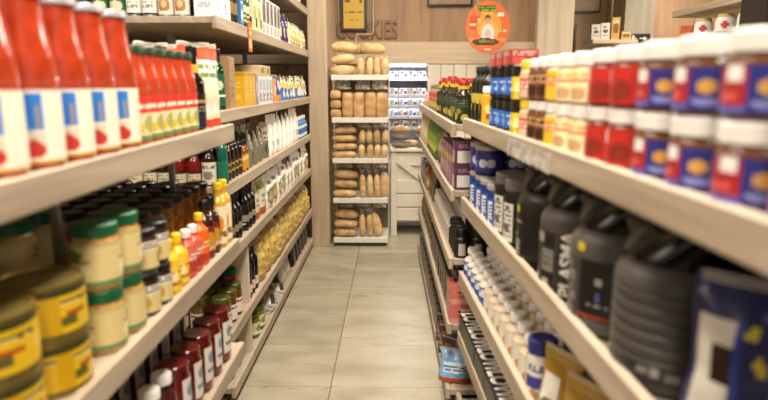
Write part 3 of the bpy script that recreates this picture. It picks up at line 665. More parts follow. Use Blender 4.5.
lrow(P_bag(.155, .285, .10, pas, 21, crumple=.022), 'pasta_bag', [3.15, 3.31, 3.47, 3.63, 3.79, 3.95, 4.11, 4.27, 4.43, 4.59, 4.75, 4.91], .06, S5, 'golden pasta bag on the fifth left shelf', 'bag', 'golden pasta bags', jrot=12, jsc=.1, tilt=(R(-3), 0))
# S6: floor level
lab = A('#cfc9a0', ('e', .5, .5, .12, .3, '#7a8a3a'), ('e', 0, .5, .1, .3, '#7a8a3a'), ('t', .2, .1, .8, .3, '#e8e4cc', 2, 40))
oj = P_jar(.135, .048, .02, mat('green_olives', '#6a6a24', .12, var=.5, scale=70, coat=.5), mat('olive_lid', '#5a5a22', .35), (.02, .085, -180, 180, lab, 30, 12))
lrow(oj, 'olive_jar', [2.985, 3.10], .06, S6, 'squat jar of green olives on the bottom left shelf', 'jar', 'olive jars', behind=(.11,), behind_label='squat jar of green olives in the row behind')
bk = A('#e3dfd6', ('r', 0, .0, 1, .1, '#3a3632'), ('t', .2, .3, .8, .7, '#8a847a', 4, 16))
mag = [('cover', MB().box(-.08, .08, -.11, .11, 0, .016).mesh('cover', mat('magazine_cover', '#cfc8bc', .4), 0, .001), []), ('top_print', MB().grid(lambda u, v: (-.078+.156*u, -.108+.216*v, .0168), 14, 16, bk).mesh('top_print', PR, 0), [])]
for k in range(3):
    x, y = LF.at(3.38, .12); place(mag, 'flat_packet', (x, y, S6+.0165*k), R(80+12*k), ['bottom', 'middle', 'top'][k]+' flat pale packet of the pile on bottom left shelf', 'packet', 'flat packets')
for k in range(2):
    x, y = LF.at(3.66, .12); place(mag, 'flat_packet', (x, y, S6+.0165*k), R(95+9*k), ['lower', 'upper'][k]+' flat packet of the second pile, near the white bags', 'packet', 'flat packets')
wbg = A('#e2ddd2', ('e', .5, .5, .3, .2, '#bdb5a6'), ('t', .2, .75, .8, .85, '#5a544a', 1, 14))
lrow(P_bag(.14, .2, .06, wbg, 23), 'white_rice_bag', [3.92, 4.08], .07, S6, 'white bag leaning on the bottom left shelf', 'bag', 'white bags at floor level', tilt=(R(-9), 0))
blk = A('#23201d', ('t', .15, .15, .85, .85, '#6a655e', 7, 14))
lrow(P_bag(.12, .19, .06, blk, 24), 'black_bag', [4.25, 4.40, 4.55, 4.70, 4.85], .06, S6, 'black printed bag on the bottom left shelf near pillar', 'bag', 'black bags at floor level', jrot=5)
lrow(P_bag(.12, .16, .06, A('#1f6a58', ('e', .5, .5, .3, .2, '#d8e0d0')), 25), 'teal_bag', [2.52, 2.65], .06, S6, 'teal green bag on the bottom shelf of the near bay', 'bag', 'teal bags')
# orange shelf tag hanging from the top left shelf edge
tagm = [('card', MB().box(-.035, .035, -.0015, .0015, -.11, .03).mesh('card', mat('orange_card', '#c9692c', .5), 0, .0005), []),
        ('print', MB().grid(lambda u, v: (-.03+.06*u, -.0022, -.10+.12*v), 10, 14, A('#cf7434', ('t', .1, .55, .9, .9, '#f0d8b0', 3, 10), ('r', .15, .1, .85, .4, '#e8c49a'))).mesh('print', PR, 0), [])]
x, y = LF.at(2.96, -.003); place(tagm, 'shelf_tag', (x, y, S1), R(90), 'orange card tag hanging on the front edge of top left shelf', 'tag')

# ================================================================ GOODS, RIGHT FRONT UNIT
def rrow(*a, **k): return row(RN, *a, **k)
SPREAD = mat('brown_spread', '#6b3f22', .2, var=.2, coat=.4); REDSP = mat('red_brown_spread', '#7a2c1c', .2, var=.2, coat=.4)
CREAMSP = mat('cream_spread', '#d8c08a', .25, var=.12, coat=.3)
lab = A('#2c2f7c', ('r', .43, .0, .568, .92, '#a5262c'), ('r', .43, .0, .568, .16, '#5a5aa8'), ('r', .478, .66, .548, 1, '#eeeae4'), ('t', .44, .3, .56, .5, '#d65a52', 2, 80), ('e', .645, .55, .035, .18, '#d9a24a'), ('e', .65, .2, .06, .1, '#8a8ac4'),
        ('r', .77, .0, .9, .92, '#b3262e'), ('e', .97, .5, .03, .2, '#d9a24a'), ('r', .10, .0, .24, .92, '#b3262e'))
bjar = P_jar(.0985, .050, .024, SPREAD, LID_W, (.008, .060, -180, 180, lab, 56, 18), lid_r=.050)
lab = A('#c02a22', ('r', .41, .6, .475, .95, '#eee2dc'), ('e', .58, .35, .07, .3, '#8a2a1a'), ('t', .40, .1, .52, .4, '#8a1a18', 2, 80), ('e', .85, .5, .05, .2, '#d98a4a'))
redj = P_jar(.0985, .0455, .022, REDSP, LID_W, (.008, .066, -180, 180, lab, 48, 18), lid_r=.044)
lab = A('#efe2b4', ('r', 0, .62, 1, .72, '#dd8c50'), ('e', .55, .25, .08, .22, '#c7a070'), ('e', .75, .3, .1, .3, '#e6cf92'), ('r', .44, .72, .5, 1, '#f2e23a'), ('t', .5, .76, .9, .94, '#d9b070', 1, 60))
cjar = P_jar(.0985, .0425, .024, CREAMSP, LID_W, (.006, .066, -180, 180, lab, 48, 18), lid_r=.042)
lab = A('#e6b832', ('r', 0, .5, 1, .85, '#d8641e'), ('t', .4, .55, .9, .8, '#f2d8a0', 2, 50))
yjar = P_jar(.0985, .036, .022, CREAMSP, LID_W, (.006, .066, -180, 180, lab, 40, 18))
lab = A('#7a4a2c', ('r', 0, .6, 1, .9, '#caa070'), ('e', .6, .3, .12, .22, '#3e1e10'), ('t', .4, .65, .9, .85, '#4a2a18', 2, 50))
nutj = P_jar(.0985, .033, .02, SPREAD, LID_W, (.006, .066, -180, 180, lab, 40, 18))
lab = A('#e0b8a0', ('r', 0, .35, 1, .75, '#c83a34'), ('t', .4, .4, .9, .7, '#f2dcc8', 2, 50))
pinkj = P_jar(.0985, .034, .02, CREAMSP, YCAP, (.006, .066, -180, 180, lab, 40, 18))
for lev, w_ in ((0, 'lower'), (1, 'upper')):
    z = R1 + lev*.099
    rrow(bjar, 'blue_red_spread_jar', [.365, .47, .575, .68, .785, .89], .058, z, w_+' spread jar with blue and red label', 'jar', 'blue and red spread jars, '+w_, jrot=8, behind=(.104,), behind_label=w_+' blue and red spread jar behind the front row')
    rrow(redj, 'red_spread_jar', [.993, 1.087], .054, z, w_+' spread jar with red label and white lid', 'jar', 'red spread jars, '+w_, jrot=8, behind=(.095,), behind_label=w_+' red labelled spread jar behind the front row')
    rrow(cjar, 'cream_spread_jar', [1.179, 1.268], .052, z, w_+' cream coloured jar with orange band', 'jar', 'cream spread jars, '+w_, jrot=8, behind=(.09,), behind_label=w_+' cream coloured jar behind the front row')
    rrow(yjar, 'yellow_spread_jar', [1.350], .048, z, w_+' yellow and orange jar between cream and brown jars', 'jar', 'yellow spread jars', jrot=8, behind=(.09,), behind_label=w_+' yellow and orange jar behind the front row')
    rrow(nutj, 'brown_spread_jar', [1.424, 1.494], .045, z, w_+' brown nut spread jar with white lid', 'jar', 'brown spread jars, '+w_, jrot=8, behind=(.08,), behind_label=w_+' brown nut spread jar behind the front row')
    rrow(pinkj, 'pink_spread_jar', [1.565], .045, z, w_+' pink and red jar with yellow lid', 'jar', 'pink spread jars', jrot=8, behind=(.08,), behind_label=w_+' pink and red jar behind the front row')
BLUE = mat('blue_tub', '#2456a6', .35, var=.1)
lab = A('#2b63b8', ('e', .7, .45, .08, .22, '#d8dde6'), ('e', .5, .5, .06, .2, '#7fb0e0'), ('r', 0, 0, 1, .2, '#1a1c26'), ('t', .4, .72, .9, .9, '#dfe6ee', 1, 50))
btub = P_jar(.094, .042, .028, BLACK, LID_B, (.004, .062, -180, 180, lab, 44, 16), lid_r=.043)
lab = A('#e0cf3c', ('e', .65, .5, .12, .3, '#efe7a0'), ('t', .4, .15, .9, .35, '#6a5a1c', 2, 50))
ytub = P_jar(.094, .042, .028, BLACK, LID_B, (.004, .062, -180, 180, lab, 44, 16), lid_r=.043)
for lev, w_ in ((0, 'lower'), (1, 'upper')):
    rrow(ytub, 'yellow_black_tub', [1.647], .052, R1+lev*.0945, w_+' black tub with yellow label beside pink jars', 'tub', 'yellow labelled tubs', jrot=8)
    rrow(btub, 'blue_black_tub', [1.737, 1.826, 1.915], .052, R1+lev*.0945, w_+' blue tub with black lid on top right shelf', 'tub', 'blue tubs with black lids, '+w_, jrot=8, behind=(.09,), behind_label=w_+' blue tub with black lid behind the front row')
ra = A('#b03a34', ('t', .05, .6, .95, .95, '#c8b0a8', 2, 14), ('r', .1, .1, .5, .5, '#d8584c'))
rrow(P_box(.08, .08, .042, '#9a3630', ra, ra), 'small_red_box', [1.737, 1.826, 1.915], .052, R1+.1895, 'small red patterned box on top of blue tubs', 'box', 'red boxes on the blue tubs', jrot=1)
lab = A('#e3a82a', ('e', .7, .55, .1, .2, '#f2d880'), ('e', .7, .25, .08, .12, '#a8401c'))
rrow(P_bottle(.13, .03, .025, .098, .106, .022, YEL, WHITE, (.01, .095, -180, 180, lab, 32, 14), cap_r=.029), 'yellow_shaker', [2.045], .04, R1, 'yellow shaker bottle with white cap on top right shelf', 'bottle', 'shakers')
lab = A('#1c1a14', ('e', .6, .6, .12, .14, '#c8b43c'), ('e', .75, .3, .1, .12, '#a89a30'), ('e', .45, .35, .08, .12, '#c8b43c'), ('e', .2, .5, .1, .15, '#c8b43c'))
rrow(P_bottle(.2, .033, .016, .145, .17, .025, BLACK, LID_B, (.01, .14, -180, 180, lab, 36, 18)), 'black_leaf_bottle', [2.13, 2.205, 2.28], .05, R1, 'black bottle with yellow leaf print on top right shelf', 'bottle', 'black and yellow bottles', behind=(.08,), behind_label='black bottle with yellow leaf print behind the front row')
# price film along the top right shelf edge
rootx = [o for o in bpy.data.objects if o.name.startswith('shelving_unit')][2]
ob('price_film', MB().box(-.0025, -.0012, 1.25, 1.62, R1-.048, R1-.004).mesh('price_film', film_mat('clear_film', '#e6e2da', .3), 0), rootx)

# R2: big powder drums
DG = mat('dark_grey_drum', '#46413c', .42, var=.1, scale=12); BK = mat('black_drum', '#1f1d1b', .4, var=.15)
GY = mat('grey_drum', '#4f4a45', .4, var=.1)
TXT = mat('silver_print', '#b9b5ae', .4, var=.05)
def P_drum(H, r, body, lid, extra, rings=False):
    hb = H*.775
    p = [(0, 0), (r*.9, 0), (r, .012)]
    if rings:
        for k in range(7):
            z = .02 + k*.021
            p += [(r, z), (r, z+.013), (r*.975, z+.015), (r*.975, z+.019)]
    p += [(r, hb*.80), (r*.985, hb*.86), (r*.92, hb*.92), (r*.82, hb*.965), (r*.72, hb), (0, hb)]
    lr = r*.86
    lp = [(0, hb+.001), (lr, hb+.001), (lr*1.02, hb+.004), (lr*1.02, H-.008), (lr*.95, H), (0, H)]
    ml = MB()
    n = 44; rows = []
    for (rr, z) in lp:       # slanted grip ridges
        if rr == 0: rows.append([len(ml.v)]); ml.v.append((0, 0, z)); continue
        rw = []
        for i in range(n):
            a = 2*math.pi*i/n + (z-hb)*14
            q = rr*(1-.07*((i//2) % 2))
            rw.append(len(ml.v)); ml.v.append((q*math.sin(a), -q*math.cos(a), z))
        rows.append(rw)
    for A_, B_ in zip(rows[:-1], rows[1:]):
        for i in range(n):
            j = (i+1) % n
            if len(A_) == 1: ml.f.append((A_[0], B_[j], B_[i]))
            elif len(B_) == 1: ml.f.append((A_[i], A_[j], B_[0]))
            else: ml.f.append((A_[i], A_[j], B_[j], B_[i]))
            ml.c.append(None)
    return [('drum_body', MB().lathe(p, 36).mesh('drum_body', body, 50), []), ('lid', ml.mesh('lid', lid, 30), [])] + extra
DH, DR = .266, .096
def vtext(s, size, a, z, r=DR, m=TXT, sx=1.0):
    me = text_mesh(s, size, .0004, m, sx=sx, offset=.0012, align='LEFT')
    for v in me.vertices: v.co = (-v.co.z, v.co.y, v.co.x)
    return bend(me, r+.0016, z, R(a))
def htext(s, size, a, z, r=DR, m=TXT):
    return bend(text_mesh(s, size, .0004, m, offset=.0006), r+.0016, z, R(a))
dot = lambda a, z, r=DR: ('price_dot', wrap(r, z-.009, z+.009, a-6, a+6, A('#c9bd3a', ('r', 0, 0, .14, .16, '#3b3733'), ('r', .86, 0, 1, .16, '#3b3733'), ('r', 0, .84, .14, 1, '#3b3733'), ('r', .86, .84, 1, 1, '#3b3733')), 12, 12, .0012), [])
plasma = P_drum(DH, DR, DG, LID_B, [
    ('label', wrap(DR, .015, .150, -18, 32, A('#1d1b1a', ('r', .1, .78, .55, .95, '#9a958e'), ('r', .45, .35, .95, .72, '#7d7872'), ('t', .5, .4, .9, .68, '#5e5a56', 4, 30), ('r', .55, .1, .8, .22, '#a8a39c'), ('r', .1, .15, .25, .25, '#a8a39c')), 24, 24), []),
    ('side_label', wrap(DR, .012, .152, 35, 74, A('#2b2826', ('t', .68, .1, .8, .62, '#8a857e', 12, 40), ('r', .25, .90, .8, .94, '#8a857e')), 20, 28), [('lettering', vtext('PLASMA', .041, 58, .012, m=mat('pale_silver_print', '#d6d2ca', .4, var=.04)))])])
rrow(plasma, 'powder_drum', [1.325], .106, R2, 'grey powder drum lettered PLASMA upright on its side', 'drum', 'powder drums', jrot=0)
redst = P_drum(DH, DR, GY, LID_B, [
    ('label', wrap(DR, .012, .150, 18, 68, A('#151413', ('e', .5, .72, .1, .06, '#8f8b86'), ('e', .5, .5, .05, .06, '#4a5a9a'), ('t', .25, .36, .75, .42, '#8f8b86', 1, 20), ('r', 0, .19, 1, .245, '#b03026'), ('r', .15, 0, .85, .17, '#5f5c59')), 24, 30), []),
    ('side_print', wrap(DR, .02, .145, -10, 12, A('#35322f', ('t', .1, .05, .9, .95, '#8d8983', 14, 12)), 14, 28), []), dot(18, .172)])
rrow(redst, 'powder_drum', [1.125], .106, R2, 'dark powder drum with black label, red stripe and yellow dot', 'drum', 'powder drums', jrot=0)
ringd = P_drum(DH, DR, DG, LID_B, [('label', wrap(DR, .025, .055, 15, 75, A('#3a3633', ('r', .1, .2, .28, .8, '#1d1b1a'), ('r', .5, .3, .62, .75, '#a09b94'), ('r', .7, .25, .9, .6, '#7d7872'), ('r', .3, .4, .45, .7, '#807b75')), 24, 10, .0012), [])], rings=True)
rrow(ringd, 'powder_drum', [.918], .106, R2, 'grey powder drum with horizontal ribs next to the navy bag', 'drum', 'powder drums', jrot=0)
blkd = P_drum(DH, DR, BK, LID_B, [('label', wrap(DR, .012, .145, -30, 55, A('#171615', ('r', .05, .05, .4, .75, '#2a2826'), ('t', .1, .2, .45, .5, '#c9c5bd', 4, 20), ('r', .15, .8, .5, .84, '#a8a49c'), ('r', .3, .02, .5, .12, '#c9b23a'), ('r', .1, .55, .3, .58, '#c9c5bd')), 26, 26), []), dot(0, .155)])
rrow(blkd, 'powder_drum', [1.527], .106, R2, 'black powder drum with white print beside the PLASMA drum', 'drum', 'powder drums', jrot=0)
for t in (1.527, 1.325, 1.125, .918, .70):
    x, y = RN.at(t, .33); place(blkd, 'powder_drum', (x, y, R2), RN.face, 'black powder drum in the dark row behind the front drums', 'drum', 'powder drums, back row')
nv = A('#1c2150', ('r', .10, .0, .34, .78, '#d8d3c6'), ('r', .34, .0, .40, .78, '#2c3f8a'), ('r', .20, .42, .34, .62, '#2a1512'), ('e', .46, .72, .05, .035, '#c9b93a'), ('e', .55, .58, .04, .045, '#c9b93a'), ('e', .7, .36, .14, .07, '#c9cad6'), ('e', .78, .24, .16, .06, '#b9bccc'),
       ('t', .5, .8, .95, .92, '#5a608e', 2, 20), ('t', .45, .05, .95, .16, '#8a90b8', 2, 20))
rrow(P_bag(.19, .235, .1, nv, 31, nu=34, nv=30), 'protein_bag', [.705, .50], .105, R2, 'navy blue bag with white panel on the second right shelf', 'bag', 'navy protein bags', yaw=42, jrot=0)
# dark tubs and blue tubs farther along
lab = A('#1c1a19', ('r', .48, .12, .62, .85, '#d5d1c6'), ('t', .5, .2, .6, .8, '#6a655c', 8, 90), ('e', .68, .82, .03, .06, '#c9b93a'), ('r', .66, .1, .72, .18, '#c9b93a'), ('t', .74, .3, .86, .6, '#8a867e', 5, 70))
dtub = P_jar(.205, .06, .03, BK, mat('grey_lid', '#6e6a64', .35, .2), (.01, .165, -180, 180, lab, 60, 24), lid_r=.059)
rrow(dtub, 'black_tub', [1.690, 1.812], .072, R2, 'tall black tub with white strip label between drums and blue tubs', 'tub', 'tall black tubs', jrot=0, behind=(.13,), behind_label='tall black tub behind the two front black tubs')
lab = A('#2450a8', ('r', .0, .86, 1, 1, '#1a3a80'), ('e', .68, .5, .035, .08, '#cfe0f0'), ('e', .74, .35, .03, .06, '#e6e0c8'), ('r', .55, .12, .62, .78, '#dfe0e0'), ('t', .56, .2, .61, .7, '#3c5aa0', 6, 90), ('e', .72, .15, .05, .1, '#d8cfa0'), ('e', .80, .6, .03, .06, '#cfe0f0'))
lid_pg = mat('pale_grey_lid', '#a9a69e', .35, .2)
btub2 = P_jar(.15, .05, .016, BLUE, lid_pg, (.006, .126, -180, 180, lab, 60, 22), lid_r=.051)
rrow(btub2, 'blue_powder_tub', [1.928, 2.035, 2.142, 2.249], .063, R2, 'blue powder tub with pale grey lid on second right shelf', 'tub', 'blue powder tubs', jrot=6, behind=(.105, .21), behind_label='blue powder tub with grey lid in the rows behind')
lab = A('#33367e', ('e', .62, .5, .05, .2, '#cfd2e0'), ('e', .72, .5, .05, .2, '#cfd2e0'), ('e', .5, .5, .04, .16, '#8a8ec0'), ('r', 0, .0, 1, .12, '#1f2456'))
ptub = P_jar(.105, .05, .016, mat('violet_tub', '#2e3176', .35), lid_pg, (.006, .082, -180, 180, lab, 52, 16), lid_r=.051)
rrow(ptub, 'violet_powder_tub', [2.142, 2.249], .063, R2+.1505, 'violet blue tub stacked on top of the blue tubs', 'tub', 'violet tubs', jrot=6, behind=(.105,), behind_label='violet blue tub stacked in the row behind')
# R3: small white capped bottles
MILK = mat('milky_drink', '#cbb89c', .3, var=.12); MILKW = mat('milk_white', '#d9d2c4', .3, var=.08)
lab = A('#ddd6c8', ('e', .65, .35, .07, .16, '#c98a5a'), ('t', .55, .62, .85, .85, '#5a5f7a', 3, 60), ('r', .5, .0, .9, .1, '#b98c5c'), ('e', .85, .4, .04, .1, '#b8402c'))
mb = P_bottle(.138, .036, .019, .088, .108, .024, MILK, WHITE, (.006, .084, -180, 180, lab, 48, 14), cap_r=.024)
lab = A('#3456a4', ('r', .5, .55, .9, .75, '#dfe2e8'), ('e', .7, .3, .08, .14, '#9ab0dc'), ('t', .55, .82, .85, .95, '#dfe2e8', 1, 60))
mbb = P_bottle(.138, .036, .019, .088, .108, .024, MILKW, WHITE, (.006, .084, -180, 180, lab, 48, 14), cap_r=.024)
rrow(mb, 'small_drink_bottle', [1.475, 1.552, 1.629, 1.706, 1.783, 1.86, 1.937], .05, R3, 'small cream drink bottle with white cap', 'bottle', 'small cream drink bottles', behind=(.077, .154), behind_label='small cream drink bottle in the rows behind the front one')
rrow(mbb, 'small_drink_bottle', [2.014, 2.091, 2.168, 2.245, 2.318], .05, R3, 'small drink bottle with blue label and white cap', 'bottle', 'small blue labelled drink bottles', behind=(.077, .154), behind_label='small blue labelled drink bottle in the rows behind')
lab = A('#e2ddd2', ('r', .5, .35, .8, .6, '#3a3f96'), ('r', .44, .0, .48, 1, '#d3c62c'), ('t', .55, .7, .85, .9, '#6a6a90', 2, 60), ('e', .62, .2, .06, .12, '#b89060'))
rrow(P_jar(.165, .038, .035, MILKW, mat('navy_lid', '#2b2e78', .35), (.006, .118, -180, 180, lab, 48, 18)), 'navy_lid_tub', [1.395], .05, R3, 'white tub with navy lid and yellow stripe on third right shelf', 'tub', 'navy lidded tubs', behind=(.09,), behind_label='white tub with navy lid in the row behind')
gb = A('#a07a2c', ('r', .18, .08, .62, .7, '#e3ddd0'), ('t', .24, .3, .56, .5, '#7a6a4a', 3, 16), ('r', 0, .85, 1, 1, '#b08c3c'))
rrow(P_bag(.13, .19, .07, gb, 33), 'gold_bag', [1.27, 1.13, .99], .06, R3, 'gold bag with white label on the third right shelf', 'bag', 'gold bags', yaw=25, jrot=3)
# R4: dark snack boxes with big white lettering
LW = mat('white_print', '#d9d4c8', .45, var=.04)
snack = P_box(.165, .16, .10, '#1b1815', A('#1b1815', ('r', 0, 0, 1, .26, '#a8684c'), ('e', .85, .3, .12, .2, '#7a3a28')), A('#1b1815', ('r', 0, 0, 1, .3, '#9a5a40'), ('t', .1, .5, .9, .8, '#b9b2a4', 2, 14)))
lt = text_mesh('LOW', .088, .0004, mat('bright_white_print', '#f4f0e6', .45, var=.02), offset=.004, sx=.85); lt.transform(Matrix.Translation((0, -.068, .1012)) @ Matrix.Rotation(R(-90), 4, 'X'))
snack.append(('lettering', lt, []))
rrow(snack, 'snack_box', [1.42, 1.592, 1.764, 1.936, 2.108, 2.275], .085, R4, 'dark snack box with large white lettering LOW', 'box', 'dark snack boxes', jrot=0, behind=(.168,), behind_label='dark snack box lettered LOW behind the front row')

# ================================================================ GOODS, RIGHT REAR UNIT
def frow(*a, **k): return row(RF, *a, **k)
lab = A('#1f2a1c', ('r', 0, .60, 1, .66, '#3c5a3a'), ('e', .6, .25, .1, .16, '#b8a43a'), ('e', .72, .45, .06, .1, '#8a8038'), ('e', .85, .2, .08, .14, '#b8a43a'), ('t', .5, .72, .9, .9, '#6a6a54', 2, 50))
rc = P_bottle(.185, .034, .018, .12, .145, .022, mat('brown_green_glass', '#2a2414', .12, var=.3, coat=.4), LID_R, (.006, .115, -180, 180, lab, 40, 18), cap_r=.024)
rc.append(('neck_band', wrap(.021, .148, .162, -180, 180, A('#d8b23a'), 16, 2, .003), []))
ts = [2.47+.105*k for k in range(10)]
frow(rc, 'red_cap_bottle', ts, .05, T1, 'dark bottle with red cap and yellow neck band', 'bottle', 'red capped bottles on the far right shelf', jrot=50, jsc=.07, behind=(.085,), behind_label='dark red capped bottle in the row behind')
mixa = A('#8f8a74', ('e', .5, .6, .3, .2, '#c24a38'), ('e', .4, .25, .2, .12, '#d8c040'), ('r', 0, .85, 1, 1, '#6a7050'))
frow(P_bag(.1, .15, .05, mixa, 41), 'spice_bag', [3.53, 3.65, 3.77, 3.89, 4.01], .05, T1, 'small mixed colour spice bag on the far right shelf', 'bag', 'spice bags', yaw=20)
pkb = A('#d8a8a0', ('e', .5, .5, .3, .2, '#e8d8d0'), ('t', .2, .75, .8, .9, '#c04a48', 2, 14))
frow(P_bag(.1, .1, .05, pkb, 42), 'pink_bag', [4.15, 4.29, 4.43, 4.57, 4.70], .05, T1, 'small pink bag at the far end of right shelf', 'bag', 'pink bags')
# T2: purple boxes with white panels, pink and green bags
pb = A('#573040', ('r', .12, .12, .88, .62, '#cfc8c4'), ('t', .2, .7, .8, .9, '#8a6078', 2, 14))
pbox = P_box(.075, .08, .1, '#512b39', pb, pb)
for k in range(2):
    for q in range(2):
        x, y = RF.at(2.475, .055+.085*q)
        place(pbox, 'purple_box', (x, y, T2+.1005*k), RF.phi, ['lower', 'upper'][k]+' purple box with white panel, '+['left', 'right'][q]+' column at shelf end', 'box', 'purple boxes')
pk2 = A('#9a6a78', ('r', 0, .6, 1, .8, '#c9a85c'), ('e', .5, .35, .3, .2, '#d8b8b8'), ('t', .2, .84, .8, .94, '#5a3040', 1, 14))
frow(P_box(.07, .1, .17, '#855a60', pk2, pk2), 'mauve_snack_box', [2.575, 2.65, 2.725, 2.80, 2.875, 2.95], .06, T2, 'narrow mauve and gold box beside the purple boxes', 'box', 'mauve boxes', jrot=1)
pk3 = A('#b08090', ('e', .5, .6, .34, .2, '#d6c4c8'), ('r', 0, 0, 1, .3, '#7a4a58'))
frow(P_bag(.1, .17, .05, pk3, 44), 'rose_bag', [3.05, 3.17, 3.29], .05, T2, 'rose pink bag on the second far right shelf', 'bag', 'rose bags')
gra = A('#4f7a2c', ('e', .5, .5, .3, .25, '#8aa838'), ('r', 0, .8, 1, 1, '#2f6a34'), ('e', .3, .3, .12, .1, '#d0c050'))
frow(P_bag(.14, .21, .08, gra, 45), 'green_bag', [3.43, 3.58, 3.73, 3.88, 4.03], .06, T2, 'green and yellow bag on the second far right shelf', 'bag', 'green bags', yaw=30)
cra = A('#d8cf9a', ('e', .5, .5, .3, .25, '#efe8c8'), ('r', 0, .8, 1, 1, '#d0b850'))
frow(P_bag(.13, .2, .07, cra, 46), 'cream_yellow_bag', [4.2, 4.35, 4.5, 4.65, 4.78], .055, T2, 'cream and yellow bag at the far end of second right shelf', 'bag', 'cream yellow bags', yaw=30)
# T3: white and black capped bottles
lab = A('#1f1d1c', ('r', .42, .1, .58, .85, '#b9b3a8'), ('r', .9, .1, 1, .85, '#b9b3a8'), ('r', 0, .1, .06, .85, '#b9b3a8'))
bc = P_bottle(.125, .031, .024, .078, .09, .03, BLACK, LID_B, (.006, .074, -180, 180, lab, 40, 12), cap_r=.028)
for q, d in enumerate((.055, .125, .195)):
    for k, t in enumerate((2.46, 2.527, 2.594, 2.661)):
        x, y = RF.at(t, d)
        place(bc, 'black_cap_bottle', (x, y, T3), RF.phi, ['left', 'middle', 'right'][q]+' column black capped bottle, '+ORD[k], 'bottle', 'black capped bottles on the third far right shelf')
lab = A('#cfc9bc', ('t', .3, .2, .7, .8, '#8a8478', 4, 40))
wc_ = P_bottle(.105, .03, .02, .066, .08, .022, MILKW, WHITE, (.006, .062, -180, 180, lab, 30, 10), cap_r=.024)
for q, d in enumerate((.055, .125, .195)):
    for k in range(13):
        x, y = RF.at(2.73+.066*k, d)
        place(wc_, 'white_cap_bottle', (x, y, T3), RF.phi, 'white capped bottle in '+['left', 'middle', 'right'][q]+' column, '+ORD[k], 'bottle', 'white capped bottles on the third far right shelf')
olv = A('#5a5a3c', ('e', .5, .5, .3, .2, '#8a8a5c'), ('r', 0, .8, 1, 1, '#3a3a28'))
frow(P_bag(.11, .17, .05, olv, 47), 'olive_drab_bag', [3.68, 3.81, 3.94], .05, T3, 'olive drab bag on the third far right shelf', 'bag', 'olive drab bags')
frow(P_bottle(.2, .032, .004, .13, .195, .002, mat('tan_syrup', '#9a7038', .2), LID_R, (.01, .1, -180, 180, A('#b98a4c', ('e', .7, .5, .1, .2, '#e0c890')), 24, 8),
     extra=[('cone_top', MB().lathe([(0, .118), (.034, .118), (.034, .125), (.003, .203), (0, .204)], 20).mesh('cone_top', mat('red_cone', '#b8241c', .35)), [])]), 'red_cone_bottle', [4.10], .04, T3, 'bottle with a bright red cone top on far right shelf', 'bottle')
frow(P_box(.1, .1, .16, '#5e6a72', A('#66727a', ('e', .5, .5, .3, .2, '#b9c0c0'))), 'slate_box', [4.25, 4.37, 4.49, 4.61], .06, T3, 'slate grey box at the far end of third right shelf', 'box', 'slate boxes', jrot=1)
# T4: pink boxes at the near end, dark packs behind
pkx = A('#d26a60', ('r', .22, .45, .92, .8, '#2a201c'), ('t', .28, .5, .88, .75, '#d8c0b0', 2, 16), ('r', 0, 0, 1, .3, '#d8998a'))
pkb2 = P_box(.145, .12, .085, '#cc655b', pkx, pkx, top=A('#cf6a60', ('r', .15, .3, .9, .85, '#2a201c'), ('t', .2, .4, .85, .75, '#e0d4c8', 2, 18)))
for k in range(2):
    x, y = RF.at(2.49, .082); place(pkb2, 'pink_box', (x, y, T4+.0855*k), RF.phi, ['lower', 'upper'][k]+' salmon pink box with black panel at shelf end', 'box', 'pink boxes')
dkp = A('#2c2622', ('t', .1, .2, .9, .5, '#b0a898', 2, 16), ('e', .5, .75, .3, .14, '#7a3a34'))
dbx = P_box(.11, .12, .08, '#2a2420', dkp, dkp, top=A('#2a2420', ('t', .1, .2, .9, .8, '#c0b8aa', 3, 16)))
for lev in range(2):
    frow(dbx, 'dark_snack_pack', [2.64, 2.76, 2.88, 3.0, 3.12, 3.24, 3.36, 3.48, 3.6], .075, T4+.0805*lev, ['lower', 'upper'][lev]+' dark printed box behind the pink boxes', 'box', 'dark boxes on the fourth far right shelf, '+['lower', 'upper'][lev], jrot=1)
brw = A('#6a5844', ('e', .5, .5, .3, .2, '#a08a6a'), ('r', 0, .8, 1, 1, '#4a3c30'))
frow(P_bag(.12, .16, .06, brw, 48), 'brown_bag', [3.75, 3.89, 4.03, 4.17, 4.31, 4.45, 4.59, 4.73], .055, T4, 'brown bag on the fourth far right shelf', 'bag', 'brown bags')
# T5: wrappers at floor level
bw = A('#7fa8cc', ('r', .1, .3, .9, .6, '#c8d8e4'), ('t', .15, .35, .85, .55, '#4a6a8a', 2, 18), ('e', .3, .8, .2, .1, '#5a7a9a'), ('r', 0, .0, 1, .16, '#a8442c'))
frow(P_bag(.15, .15, .07, bw, 51, crumple=.016), 'blue_wrapper_bag', [2.50], .045, T5, 'crinkled light blue wrapper at the near end of bottom shelf', 'bag', yaw=75, tilt=(R(-10), 0))
bwr = A('#4a3428', ('e', .4, .6, .3, .2, '#8a6a54'), ('t', .1, .2, .9, .5, '#a08878', 2, 18), ('r', .5, .7, .95, .9, '#6a3a50'))
frow(P_bag(.14, .15, .06, bwr, 52, crumple=.014), 'brown_wrapper_bag', [2.63, 2.77, 2.91], .05, T5, 'crinkled dark brown wrapper behind the light blue one', 'bag', 'brown wrappers', yaw=50)
frow(P_box(.12, .14, .13, '#4e4034', A('#544638', ('e', .5, .5, .3, .2, '#8a765c'))), 'brown_floor_box', [3.05, 3.19, 3.33, 3.47, 3.61, 3.75, 3.89, 4.03, 4.17, 4.31, 4.45, 4.59], .075, T5, 'brown box on the bottom far right shelf', 'box', 'brown boxes at floor level', jrot=1)

